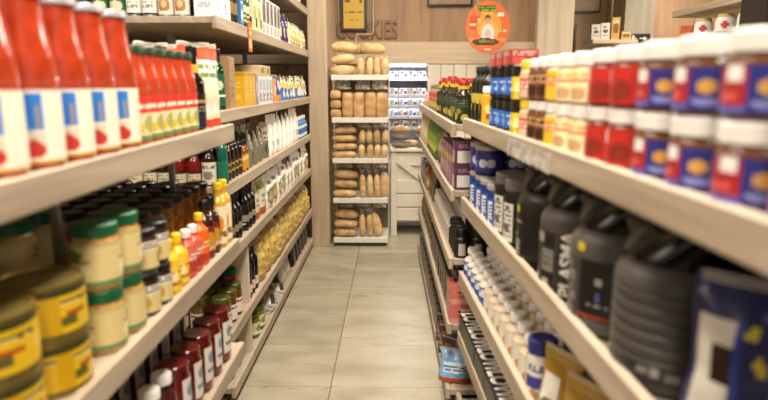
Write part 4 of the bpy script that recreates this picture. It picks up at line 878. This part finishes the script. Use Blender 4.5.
# ================================================================ BREAD RACK
def crust(name, c0, c1, c2):
    m = bpy.data.materials.new(name); n, l, b = nodes(m)
    tc = n.new('ShaderNodeTexCoord'); oi = n.new('ShaderNodeObjectInfo')
    nz = n.new('ShaderNodeTexNoise'); nz.noise_dimensions = '4D'; nz.inputs['Scale'].default_value = 14; nz.inputs['Detail'].default_value = 5
    l.new(tc.outputs['Object'], nz.inputs['Vector']); l.new(oi.outputs['Random'], nz.inputs['W'])
    rp = n.new('ShaderNodeValToRGB'); e = rp.color_ramp.elements
    e[0].position = .3; e[0].color = lin(c0); e[1].position = .72; e[1].color = lin(c2); k = e.new(.5); k.color = lin(c1)
    l.new(nz.outputs['Fac'], rp.inputs['Fac']); l.new(rp.outputs['Color'], b.inputs['Base Color']); b.inputs['Roughness'].default_value = .55
    bp = n.new('ShaderNodeBump'); bp.inputs['Strength'].default_value = .35; bp.inputs['Distance'].default_value = .01
    l.new(nz.outputs['Fac'], bp.inputs['Height']); l.new(bp.outputs['Normal'], b.inputs['Normal'])
    return m
CR = crust('bread_crust', '#9a6626', '#c6924a', '#e2bf80'); CR2 = crust('pale_crust', '#b4853c', '#d6ac68', '#edd8a8')
BAG = film_mat('bread_bag_film', '#e0dccf', .12, .15)
def loaf(L, wd, ht, m, seed=0, slashes=3, tin=False, n=14, ns=22, nz=.05):
    # lies along x, rests on z=0
    mb = MB(); rows = []
    pw = 5 if tin else 2.4
    for k in range(ns+1):
        s_ = -1 + 2*k/ns; s_ = math.copysign(abs(s_)**.8, s_)
        e = max(0, 1-abs(s_)**pw)**(1/pw)
        if e < .02: rows.append([len(mb.v)]); mb.v.append((s_*L/2, 0, ht*.4)); continue
        rw = []
        for i in range(n):
            a = 2*math.pi*i/n; ca, sa = math.cos(a), math.sin(a)
            q = .55 if tin else .8
            y = math.copysign(abs(ca)**q, ca)*wd/2*e; z = math.copysign(abs(sa)**q, sa)
            z = (z*ht*.6 if z > 0 else z*ht*.4)*e
            d = 1 + nz*noise.noise(Vector((s_*2.5, ca*1.5, sa*1.5+seed*7.3)))
            if slashes and sa > .3: d -= .07*max(0, math.sin((s_*slashes+ca*.5)*math.pi*2))**4
            rw.append(len(mb.v)); mb.v.append((s_*L/2, y*d, ht*.4 + z*d))
        rows.append(rw)
    for A_, B_ in zip(rows[:-1], rows[1:]):
        for i in range(n):
            j = (i+1) % n
            if len(A_) == 1: mb.f.append((A_[0], B_[i], B_[j]))
            elif len(B_) == 1: mb.f.append((A_[i], B_[0], A_[j]))
            else: mb.f.append((A_[i], B_[i], B_[j], A_[j]))
            mb.c.append(None)
    return mb
def P_loaf(L, wd, ht, m, seed, tin=False, bag=True, slashes=3, upright=False, tail=.09):
    lf = loaf(L, wd, ht, m, seed, slashes, tin)
    parts = []
    M = Matrix.Rotation(R(-90), 4, 'Y') if upright else Matrix.Identity(4)
    if upright: M = Matrix.Translation((0, 0, L/2)) @ Matrix.Rotation(R(90), 4, 'Z') @ M @ Matrix.Translation((0, 0, -ht*.4))
    lf.xf(M); parts.append(('loaf', lf.mesh('loaf', m, 70), []))
    if bag:
        fb = loaf(L*1.02, wd*1.05, ht*1.04, BAG, seed, 0, tin, nz=.05)
        fb.v = [(x, y + .004*noise.noise(Vector((x*30, y*30, z*30))), z-ht*.02) for x, y, z in fb.v]
        # gathered tail
        t = MB()
        def tf(u, v):
            a = 2*math.pi*u; rr = (.012 + v*wd*.42*(.6+.4*math.sin(a*3+seed)))*(1+.3*noise.noise(Vector((u*9, v*5, seed))))
            return (L*.5 + v*tail, rr*math.cos(a), ht*.4 + rr*.8*math.sin(a) + v*.02)
        t.grid(tf, 14, 5)
        fb.xf(M); t.xf(M)
        parts.append(('plastic_bag', fb.mesh('plastic_bag', BAG, 60), [('bag_tail', t.mesh('bag_tail', BAG, 60))]))
    return parts
rack = empty('bread_rack', (-.29, 5.30, 0)); tag(rack, 'white bread rack with five slanting shelves against the wooden pillar', 'rack')
RX0, RX1, RY0, RY1 = -.225, .245, -.24, .2
RS = [1.462, 1.112, .770, .424, .072]
RW = mat('rack_white', '#e0dace', .45, var=.05)
for z in RS:
    sh = ob('shelf', MB().box(RX0, RX1, RY0+.012, RY1, z-.018, z).mesh('shelf', RW, 0, .002), rack)
    ob('shelf_lip', MB().box(RX0, RX1, RY0, RY0+.011, z-.036, z+.008).mesh('shelf_lip', RW, 0, .002), sh)
for x in (RX0-.012, RX1+.002):
    for y in (RY1-.02,):
        ob('upright', MB().box(x, x+.010, y, y+.02, 0, 1.60 if y > 0 else 1.46).mesh('upright', RW, 0, .001), rack)
ob('back_panel', MB().box(RX0, RX1, RY1+.001, RY1+.012, .05, 1.45).mesh('back_panel', mat('rack_back', '#84755f', .5), 0), rack)
ob('kick_plate', MB().box(RX0+.01, RX1-.01, RY0+.03, RY0+.045, 0, .035).mesh('kick_plate', mat('plinth_dark', '#4a4238', .6), 0), rack)
RXC, RYC = -.29, 5.30
def bread(proto, name, x, y, z, rz, label, grp, tilt=(0, 0)):
    place(proto, name, (RXC+x, RYC+y, z), R(rz), label, 'bread', grp, (R(tilt[0]), R(tilt[1])))
# shelf 2: tin loaves upright, three lying at left
tin = P_loaf(.215, .10, .095, CR, 1, tin=True, upright=True, slashes=0, tail=.006)
for i, x in enumerate((-.095, .0, .098, .194)):
    bread(tin, 'tin_loaf', x-.0, -.15, RS[1]+.002, 0, ['first', 'second', 'third', 'fourth'][i]+' upright bagged tin loaf from the left on the rack', 'upright tin loaves')
for i, x in enumerate((-.095, .0, .098, .194)):
    bread(tin, 'tin_loaf', x, -.03, RS[1]+.002, 0, 'upright bagged tin loaf behind the front four on the rack', 'upright tin loaves, behind')
tinl = P_loaf(.2, .095, .074, CR, 2, tin=True, slashes=0, tail=.03)
for k in range(3):
    bread(tinl, 'tin_loaf', -.195, -.13, RS[1]+.002+.078*k, 90, ['bottom', 'middle', 'top'][k]+' of three bagged loaves stacked at the left of the rack', 'stacked tin loaves')
# shelf 1: heap of long rolls in bags
bg = P_loaf(.215, .10, .078, CR2, 4, slashes=2, tail=.004); bg2 = P_loaf(.225, .12, .095, CR2, 5, slashes=2, tail=.01)
rl = P_loaf(.15, .066, .07, CR2, 8, slashes=1, tail=.006, upright=True)
HG = 'heap of rolls on top of the rack'
for (p_, x, y, dz, rz, ty, lb) in (
    (bg, -.135, -.14, .012, 8, -3, 'long pale roll lying at bottom left of the top heap'),
    (bg, -.132, -.13, .098, -6, -5, 'long pale roll in the middle left of the top heap'),
    (bg2, -.125, -.11, .190, 3, 2, 'largest pale loaf on top left of the heap'),
    (bg2, .115, -.11, .180, -5, 4, 'pale loaf resting above the leaning rolls of the top heap'),
    (bg, .0, .03, .186, -14, 0, 'small pale roll behind the crown of the top heap'),
    (bg, .15, .05, .10, 8, 0, 'pale roll at right behind the leaning rolls of the top heap'),
    (bg, -.12, .03, .006, 10, 0, 'pale roll behind the left stack of the top heap'),
    (bg, .12, .07, .006, 3, 0, 'pale roll hidden at the back of the top heap')):
    bread(p_, 'long_roll', x, y, RS[0]+dz, rz, lb, HG, (0, ty))
for i, (x, ty) in enumerate(((.022, -3), (.09, 2), (.157, -2), (.224, -2))):
    bread(rl, 'upright_roll', x, -.15, RS[0]+.004, 0, ['first', 'second', 'third', 'fourth'][i]+' leaning pale roll from the left on the rack top', 'leaning rolls on top of the rack', (0, ty))
# shelf 3: stacked baguettes left, short rolls right
b3 = P_loaf(.215, .10, .062, CR, 10, slashes=2, tail=.004)
for k in range(4):
    bread(b3, 'baguette', -.130 + .006*(k % 2), -.16, RS[2]+.003+.068*k, (-3, 4, -2, 5)[k], ['lowest', 'second lowest', 'second highest', 'highest'][k]+' of four baguettes stacked at left of third rack shelf', 'baguettes on the third rack shelf')
sr = P_loaf(.112, .060, .062, CR2, 12, slashes=1, upright=True, tail=.04)
for r_ in range(2):
    for i, x in enumerate((.024, .089, .154, .219)):
        bread(sr, 'short_roll', x, -.165 + .012*r_, RS[2]+.004+.122*r_, 0, ['lower', 'upper'][r_]+' row short roll, '+['first', 'second', 'third', 'fourth'][i]+' from left, third rack shelf', 'short rolls on the third rack shelf', (0, (-3, 3, 2, -3)[i]*(1-2*r_)))
# shelf 4
b4 = P_loaf(.215, .11, .074, CR, 15, slashes=2, tail=.004)
for k in range(3):
    bread(b4, 'baguette', -.128+.004*k, -.15, RS[3]+.003+.081*k, (2, -4, 6)[k], ['lowest', 'middle', 'highest'][k]+' of three baguettes stacked at left of fourth rack shelf', 'baguettes on the fourth rack shelf', (0, (0, 2, 4)[k]))
l4 = P_loaf(.20, .060, .07, CR2, 17, slashes=2, upright=True, tail=.05)
for i, (x, ty) in enumerate(((.034, -3), (.097, -3), (.160, -3))):
    bread(l4, 'upright_baguette', x, -.16, RS[3]+.004, 0, ['first', 'second', 'third'][i]+' leaning baguette from the left on fourth rack shelf', 'leaning baguettes on the fourth rack shelf', (0, ty))
w4 = P_loaf(.22, .082, .08, CR2, 18, slashes=3, upright=True, tail=.05)
bread(w4, 'wide_loaf', .222, -.145, RS[3]+.004, 0, 'wide leaning loaf at the right of fourth rack shelf', 'wide loaves', (0, -3))
# shelf 5
for k in range(3):
    bread(b4, 'baguette', -.128+.004*k, -.15, RS[4]+.003+.081*k, (-2, 5, -3)[k], ['lowest', 'middle', 'highest'][k]+' of three baguettes stacked on the lowest rack shelf', 'baguettes on the lowest rack shelf', (0, (0, 2, 4)[k]))
for i, (x, ty) in enumerate(((.028, -2), (.094, -4))):
    bread(l4, 'upright_baguette', x, -.16, RS[4]+.004, 0, ['left', 'right'][i]+' of two leaning baguettes on the lowest rack shelf', 'leaning baguettes on the lowest rack shelf', (0, ty))
bread(w4, 'wide_loaf', .178, -.15, RS[4]+.004, 0, 'wide slanting loaf at the right of lowest rack shelf', 'wide loaves', (0, -17))
# crumpled spare bags hanging behind the loaves
for j, z in enumerate(RS[1:]):
    for i, x in enumerate((-.13, .03, .17)):
        cb = bag_mb(.13, .075, .05, None, 60+i+3*j, crumple=.022, seal=.05)
        o = ob('crumpled_bag', cb.mesh('crumpled_bag', film_mat('crumpled_film', '#dcd8cc', .55, .12), 70), None, (RXC+x*1.02, RYC+(-.13 if j == 0 else -.06), RS[j+1]+(.237, .256, .246, .246)[j]), (0, 0, R(random.uniform(-15, 15))))
        tag(o, ['left', 'middle', 'right'][i]+' crumpled clear bag above the bread on '+['second', 'third', 'fourth', 'lowest'][j]+' rack shelf', 'plastic bag', 'crumpled clear bags on the bread rack')

# ================================================================ COUNTER AND CHILLED CABINET
ctr = empty('white_counter', (.26, 5.70, 0)); tag(ctr, 'white wooden counter with a diagonal braced panel beside bread rack', 'counter')
def cb_(x0, x1, y0, y1, z0, z1, m=WHITE_P, b=.003): return MB().box(x0, x1, y0, y1, z0, z1).mesh('part', m, 0, b)
ob('top', cb_(-.285, .6, -.27, .22, .79, .815), ctr)
body = ob('body', cb_(-.28, .58, -.225, .2, .13, .79), ctr)
ob('stile', cb_(-.28, -.225, -.25, -.2251, 0, .79), ctr)
ob('stile', cb_(.10, .16, -.25, -.2251, .13, .79), ctr)
for k, z in enumerate((.145, .275, .405, .66)):
    ob('cross_board', cb_(-.224, .099, -.245, -.2251, z, z+.12), ctr)
br = MB().box(-.20, .20, -.256, -.2452, -.028, .028); br.xf(Matrix.Translation((-.06, 0, .59)) @ Matrix.Rotation(R(38), 4, 'Y'))
ob('diagonal_brace', br.mesh('diagonal_brace', WHITE_P, 0, .002), ctr)
for x in (-.28, .54): ob('leg', cb_(x, x+.035, .15, .19, 0, .13), ctr)
ob('leg', cb_(.54, .575, -.2, -.16, 0, .13), ctr)
# bread packs on the counter
dkl = P_loaf(.17, .09, .06, crust('dark_crust', '#3a2416', '#5c3a22', '#8a6238'), 21, slashes=2, tail=.01); ltl = P_loaf(.17, .09, .06, CR, 22, slashes=2, tail=.01)
for i, (x, y, z, p, lab_) in enumerate(((.07, 5.53, .817, dkl, 'dark bagged loaf at lower left on the white counter'), (.29, 5.53, .817, dkl, 'dark bagged loaf at lower right on the white counter'),
        (.07, 5.56, .886, dkl, 'dark bagged loaf in the second layer, left, on the counter'), (.29, 5.56, .886, dkl, 'dark bagged loaf in the second layer, right, on the counter'),
        (.07, 5.57, .956, ltl, 'golden bagged loaf on top left of the counter pile'), (.29, 5.57, .956, ltl, 'golden bagged loaf on top right of the counter pile'),
        (.17, 5.66, .817, ltl, 'golden bagged loaf at the back of the counter'))):
    place(p, 'bagged_loaf', (x, y, z), R(random.uniform(-8, 8)), lab_, 'bread', 'bagged loaves on the counter')
ch = empty('chilled_cabinet', (.1, 6.45, 0)); tag(ch, 'bright white chilled display cabinet set into the back wall', 'cabinet')
CW = mat('cabinet_white', '#e9ebee', .35, var=.03)
ob('back', cb_(-.24, .245, .30, .33, .0, 1.75, CW), ch)
for x in (-.26, .246): ob('side', cb_(x, x+.014, -.38, .33, 0, 1.75, CW), ch)
ob('top', cb_(-.24, .245, -.38, .299, 1.60, 1.75, CW), ch)
ob('base', cb_(-.24, .245, -.38, .299, 0, .62, CW), ch)
CH = [1.445, 1.275, 1.17, 1.065, .955]
for z in CH:
    sh = ob('shelf', cb_(-.24, .245, -.32, .29, z-.012, z, CW, .002), ch)
    ob('price_rail', cb_(-.24, .245, -.335, -.3205, z-.02, z+.012, mat('rail_blue_grey', '#a4a6b4', .4), .001), sh)
ob('lamp_tube', MB().tube([(-.22, -.36, 1.575), (.22, -.36, 1.575)], .012).mesh('lamp_tube', (lambda m: m)(mat('lamp_glass', '#f4f6ff', .2)), 60), ch)
m = MATS['lamp_glass']; bs = m.node_tree.nodes['Principled BSDF']; bs.inputs['Emission Color'].default_value = (.92, .95, 1, 1); bs.inputs['Emission Strength'].default_value = 8
lp = area('cabinet_lamp', (.1, 6.06, 1.56), .42, .04, 2.5, (.95, .97, 1), (R(-25), 0, 0))
for zz in (1.425, 1.255, 1.15): area('cabinet_lamp', (.1, 6.14, zz-.002), .42, .02, .8, (.95, .97, 1), (R(-35), 0, 0))
kinds = [('#dcd8e0', '#54447a', 'white and violet'), ('#d8d2d6', '#7a3a5a', 'white and plum'), ('#cfd2d6', '#3a4a6a', 'white and blue grey'), ('#b9b6ac', '#6a6254', 'pale grey')]
protos = []
for a_, b_, nm in kinds:
    ar = A(a_, ('r', .06, .3, .94, .62, b_), ('e', .3, .8, .22, .14, b_), ('e', .75, .45, .18, .14, '#2c2838'), ('t', .06, .06, .94, .25, b_, 1, 12), ('t', .1, .36, .6, .56, a_, 1, 10))
    protos.append(P_box(.082, .08, .078, a_, ar))
for r_, z in enumerate(CH):
    for i in range(5):
        kd = (i*2 + r_) % 4 if r_ < 2 else (2 + (i+r_) % 2)
        place(protos[kd], 'chilled_pack', (.1-.188+.094*i, 6.185, z), R(random.uniform(-3, 3)), kinds[kd][2]+' pack, '+['first', 'second', 'third', 'fourth', 'fifth'][i]+' from left on '+['top', 'second', 'third', 'fourth', 'lowest'][r_]+' cabinet shelf', 'pack', 'packs in the chilled cabinet')

# ================================================================ WALL THINGS AND THE ROOM BEYOND
o = ob('wall_lettering', text_mesh('COOKIES', .235, .012, wood('letter_wood', '#77593e', '#8c6a4a', (14, 14, 1.2)), sx=.60, offset=.004), None, (-.257, 5.985, 1.832))
tag(o, 'raised wooden letters COOKIES on the brown wall above the rack', 'lettering')
fr = empty('framed_poster', (-.38, 5.96, 1.895)); tag(fr, 'yellow poster in a black frame hanging above the bread rack', 'poster')
FB = mat('frame_black', '#1d160f', .35)
ob('frame_bar', MB().box(-.125, -.10, -.012, .01, 0, .62).mesh('frame_bar', FB, 0, .002), fr)
ob('frame_bar', MB().box(.10, .125, -.012, .01, 0, .62).mesh('frame_bar', FB, 0, .002), fr)
ob('frame_bar', MB().box(-.0995, .0995, -.012, .01, 0, .022).mesh('frame_bar', FB, 0, .002), fr)
ob('frame_bar', MB().box(-.0995, .0995, -.012, .01, .598, .62).mesh('frame_bar', FB, 0, .002), fr)
ya_ = A('#d8ae36', ('t', .1, .25, .9, .27, '#4a3c14', 1, 12), ('t', .1, .33, .9, .35, '#4a3c14', 1, 9), ('e', .84, .43, .07, .025, '#3a3010'), ('r', .1, .42, .32, .45, '#5a4a18'), ('t', .3, .13, .7, .15, '#a8842a', 1, 14),
        ('e', .5, .68, .2, .08, '#4a3c14'), ('t', .2, .82, .8, .9, '#4a3c14', 2, 14))
ob('paper', MB().grid(lambda u, v: (-.0995+.199*u, -.003, .022+.576*v), 24, 48, ya_).mesh('paper', PR, 0), fr)
o = ob('conduit_pipe', MB().tube([(-.193, 5.935, 3.04), (-.193, 5.935, 1.885), (-.196, 5.935, 1.868), (-.205, 5.935, 1.862), (-.345, 5.935, 1.862), (-.356, 5.935, 1.856), (-.36, 5.935, 1.84), (-.36, 5.935, 1.68)], .0055).mesh('conduit_pipe', mat('conduit_cream', '#d3c0a4', .4), 60))
tag(o, 'thin cream pipe stepping down the wall beside the yellow poster', 'pipe')
# hanging orange disc
dsc = empty('hanging_sign', (.788, 5.2, 1.86)); tag(dsc, 'round orange hanging sign with a picture of someone cooking', 'sign')
drx, drz = .187, .213
disc = MB().lathe([(0, -.003), (1, -.003), (1, .003), (0, .003)], 48); disc.v = [(x*drx, z, y*drz) for x, y, z in disc.v]
ob('board', disc.mesh('board', mat('orange_board', '#cf6a34', .5), 0), dsc)
def disc_art():
    base = A('#d2703c', ('r', .08, .46, .42, .70, '#c4502a'), ('e', .52, .52, .27, .27, '#d9963c'), ('e', .52, .42, .22, .2, '#dda650'), ('r', .1, .22, .9, .30, '#dc8a58'), ('t', .08, .52, .22, .58, '#e8c8a8', 1, 30), ('t', .78, .42, .92, .47, '#e8c8a8', 1, 30),
             ('r', .24, .80, .66, .92, '#3f5a1e'), ('t', .24, .80, .66, .92, '#8a9a2a', 2, 24), ('r', .70, .70, .83, .78, '#ece2d4'), ('t', .30, .76, .6, .785, '#e6c060', 1, 24), ('t', .24, .60, .34, .68, '#e8d0b0', 2, 30),
             ('e', .5, .36, .14, .2, '#e2d4cc'), ('r', .38, .28, .62, .46, '#e2d4cc'), ('e', .5, .37, .06, .09, '#cdb0a4'), ('e', .49, .66, .065, .075, '#33241c'), ('e', .49, .63, .048, .062, '#c89070'), ('e', .45, .22, .3, .07, '#4a3c22'), ('e', .4, .235, .1, .03, '#7a8a3a'), ('e', .56, .225, .1, .03, '#9a5a2a'),
             ('r', .44, .07, .56, .1, '#e8d8c8'))
    return base
ad = disc_art()
g = MB(); N = 44
def dg(u, v): return ((u-.5)*2*drx, -.0045, (v-.5)*2*drz)
keep = []
for j in range(N):
    for i in range(N):
        u0, u1, v0, v1 = i/N, (i+1)/N, j/N, (j+1)/N
        if ((u0+u1)/2-.5)**2 + ((v0+v1)/2-.5)**2 > .245: continue
        b0 = len(g.v); g.v += [dg(u0, v0), dg(u1, v0), dg(u1, v1), dg(u0, v1)]; g.f.append((b0, b0+1, b0+2, b0+3)); g.c.append(ad((u0+u1)/2, (v0+v1)/2))
ob('picture', g.mesh('picture', PR, 0), dsc)
for x in (-.09, .09): ob('cord', MB().tube([(x, 0, drz*.86), (x, 0, 1.19)], .0015, 6).mesh('cord', mat('cord_clear', '#cfc6b8', .4), 60), dsc)
# framed dark picture edges near the top of the wall
fr2 = empty('wall_frame', (.62, 5.975, 2.12)); tag(fr2, 'dark framed picture whose lower edge shows at the top wall', 'picture')
ob('frame', MB().box(-.30, .13, -.012, .012, 0, .5).mesh('frame', FB, 0, .002), fr2)
ob('picture_face', MB().box(-.28, .11, -.0155, -.0125, .02, .48).mesh('picture_face', mat('picture_tan', '#9a8468', .5), 0), fr2)
# items of the room beyond the post
fr3 = empty('wall_frame', (2.30, 7.66, 2.25)); tag(fr3, 'dark framed picture in the recess beyond the pale post', 'picture')
ob('frame', MB().box(-.22, .22, -.012, .012, 0, .5).mesh('frame', FB, 0, .002), fr3)
ob('picture_face', MB().box(-.20, .20, -.0155, -.0125, .02, .48).mesh('picture_face', mat('picture_tan', '#9a8468', .5), 0), fr3)
dp = empty('dark_poster', (1.885, 6.6, 1.72)); tag(dp, 'narrow brown poster with dark marks in the recess', 'poster')
ob('board', MB().box(-.07, .05, -.006, .006, 0, .30).mesh('board', mat('poster_brown', '#5a3a22', .5), 0, .001), dp)
ob('print', MB().grid(lambda u, v: (-.065+.11*u, -.0072, .01+.28*v), 10, 18, A('#6a4426', ('t', .1, .1, .9, .9, '#2a1a10', 6, 8))).mesh('print', PR, 0), dp)
ob('back_stand', MB().box(-.02, .0, .007, .03, -1.72, .25).mesh('back_stand', W_LIGHT, 0), dp)
ws = empty('display_shelf', (2.22, 6.5, 0)); tag(ws, 'pale display shelf on legs in the room beyond the jars', 'shelf')
ob('board', MB().box(-.19, .27, -.16, .16, 1.80, 1.84).mesh('board', W_RAIL, 0, .003), ws)
for x in (-.02, .20): ob('leg', MB().box(x, x+.05, -.05, .05, 0, 1.7995).mesh('leg', W_LIGHT, 0, .003), ws)
wa2 = A('#e4dfd2', ('e', .5, .5, .3, .12, '#6a6254'), ('t', .1, .2, .9, .35, '#8a8272', 1, 12), ('e', .4, .75, .2, .06, '#8a8272'))
gd2 = A('#c9a05c', ('e', .5, .5, .35, .25, '#8a6228'), ('t', .1, .7, .9, .9, '#e6d0a0', 2, 12))
for i, x in enumerate((-.14, -.045)):
    place(P_box(.085, .08, .15+.015*i, '#dcd6c8', wa2, wa2), 'scripted_carton', (2.22+x, 6.42, 1.841), R(-14), ['left', 'right'][i]+' white scripted carton on the pale display shelf', 'carton', 'white scripted cartons')
place(P_box(.08, .08, .22, '#c29a58', gd2, gd2), 'gold_carton', (2.275, 6.42, 1.841), R(-10), 'tall gold carton on the pale display shelf', 'carton')
place(P_box(.10, .08, .08, '#6a4a30', gd2), 'brown_carton', (2.385, 6.42, 1.841), R(-6), 'small brown carton at the right of the display shelf', 'carton')
sg = empty('pictogram_sign', (2.75, 6.992, 1.845)); tag(sg, 'small black sign with white running pictogram on grey pillar', 'sign')
ob('plate', MB().box(-.125, .125, -.006, .006, 0, .10).mesh('plate', BLACK, 0, .001), sg)
ob('pictogram', MB().grid(lambda u, v: (-.115+.23*u, -.0072, .008+.084*v), 32, 14, A('#14120f', ('e', .22, .78, .05, .14, '#efece6'), ('r', .17, .3, .25, .65, '#efece6'), ('r', .25, .45, .36, .56, '#efece6'), ('r', .1, .12, .2, .3, '#efece6'), ('r', .24, .14, .34, .28, '#efece6'),
   ('r', .52, .42, .78, .6, '#efece6'), ('r', .72, .3, .78, .72, '#efece6'), ('r', .78, .38, .84, .64, '#efece6'), ('r', .84, .45, .88, .57, '#efece6'))).mesh('pictogram', PR, 0), sg)
# shelf seen over the right-hand jars
us = empty('upper_display_unit', (1.78, 3.5, 0)); tag(us, 'pale shelving beyond the right jars carrying white bottles', 'shelf')
for z in (1.60, 1.85):
    ob('board', MB().box(0, .42, -.62, .52, z-.04, z).mesh('board', W_SHELF, 0, .003), us)
ob('post', MB().box(.36, .40, -.58, -.54, 0, 1.81).mesh('post', STEEL, 0, .003), us)
ob('post', MB().box(.36, .40, .46, .50, 0, 1.81).mesh('post', STEEL, 0, .003), us)
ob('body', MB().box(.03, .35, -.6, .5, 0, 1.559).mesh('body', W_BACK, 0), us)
lab = A('#e6e2da', ('r', 0, .22, 1, .42, '#1a1816'), ('r', .47, .56, .53, .92, '#c8344a'), ('r', .43, .68, .57, .80, '#c8344a'))
lab = A('#e6e2da', ('r', 0, .34, 1, .58, '#1a1816'), ('r', .475, .68, .525, .99, '#c8344a'), ('r', .44, .78, .56, .89, '#c8344a'))
wtb = P_jar(.178, .051, .018, mat('white_bottle', '#dedad2', .35), mat('yellow_band_cap', '#c9b05a', .35), (.008, .138, -180, 180, lab, 60, 22), lid_r=.042)
for i, y in enumerate((3.28, 3.50, 3.74)):
    place(wtb, 'white_cross_bottle', (1.85, y, 1.6005), R(-30), ['first', 'second', 'third'][i]+' white bottle with red cross mark, counted from the right, over the jars', 'bottle', 'white bottles with red cross')
yb_ = P_box(.09, .08, .06, '#d0a844', A('#d4ae4c', ('t', .1, .2, .9, .8, '#6a5a2a', 3, 12)))
for i, y in enumerate((3.1, 3.3, 3.5)):
    place(yb_, 'gold_small_box', (1.85, y, 1.8505), R(-60), ['first', 'second', 'third'][i]+' small golden box from the right on the upper display board', 'box', 'small golden boxes')
place(P_box(.07, .07, .15, '#b8502a', A('#c05a30', ('r', .1, .3, .9, .6, '#e6b48a'))), 'orange_box', (1.84, 3.91, 1.6005), R(-40), 'orange box left of the white cross bottles', 'box')
spk = empty('black_cabinet', (1.73, 2.65, 0)); tag(spk, 'tall black cabinet at the top right beyond the jars', 'cabinet')
ob('body', MB().box(-.22, .22, -.10, .10, 0, 2.3).mesh('body', BLACK, 0, .006), spk)
ob('door', MB().box(-.21, .21, -.112, -.101, .05, 2.28).mesh('door', mat('dark_brown_door', '#241a14', .4), 0, .003), spk)
sl = empty('spot_lamp', (2.98, 6.9, 2.40)); tag(sl, 'small bright spot lamp glowing near the grey pillar top', 'lamp')
ob('housing', MB().lathe([(0, .0), (.04, .0), (.045, .01), (.045, .09), (.03, .11), (0, .11)], 20).mesh('housing', STEEL), sl)
gm = mat('spot_glass', '#fff2dc', .2); gb_ = gm.node_tree.nodes['Principled BSDF']; gb_.inputs['Emission Color'].default_value = (1, .9, .75, 1); gb_.inputs['Emission Strength'].default_value = 12
ob('glass', MB().lathe([(0, -.006), (.025, -.004), (.038, -.0005), (0, -.0005)], 20).mesh('glass', gm), sl)
ob('stem', MB().tube([(0, 0, .111), (0, 0, .64)], .006).mesh('stem', STEEL, 60), sl)
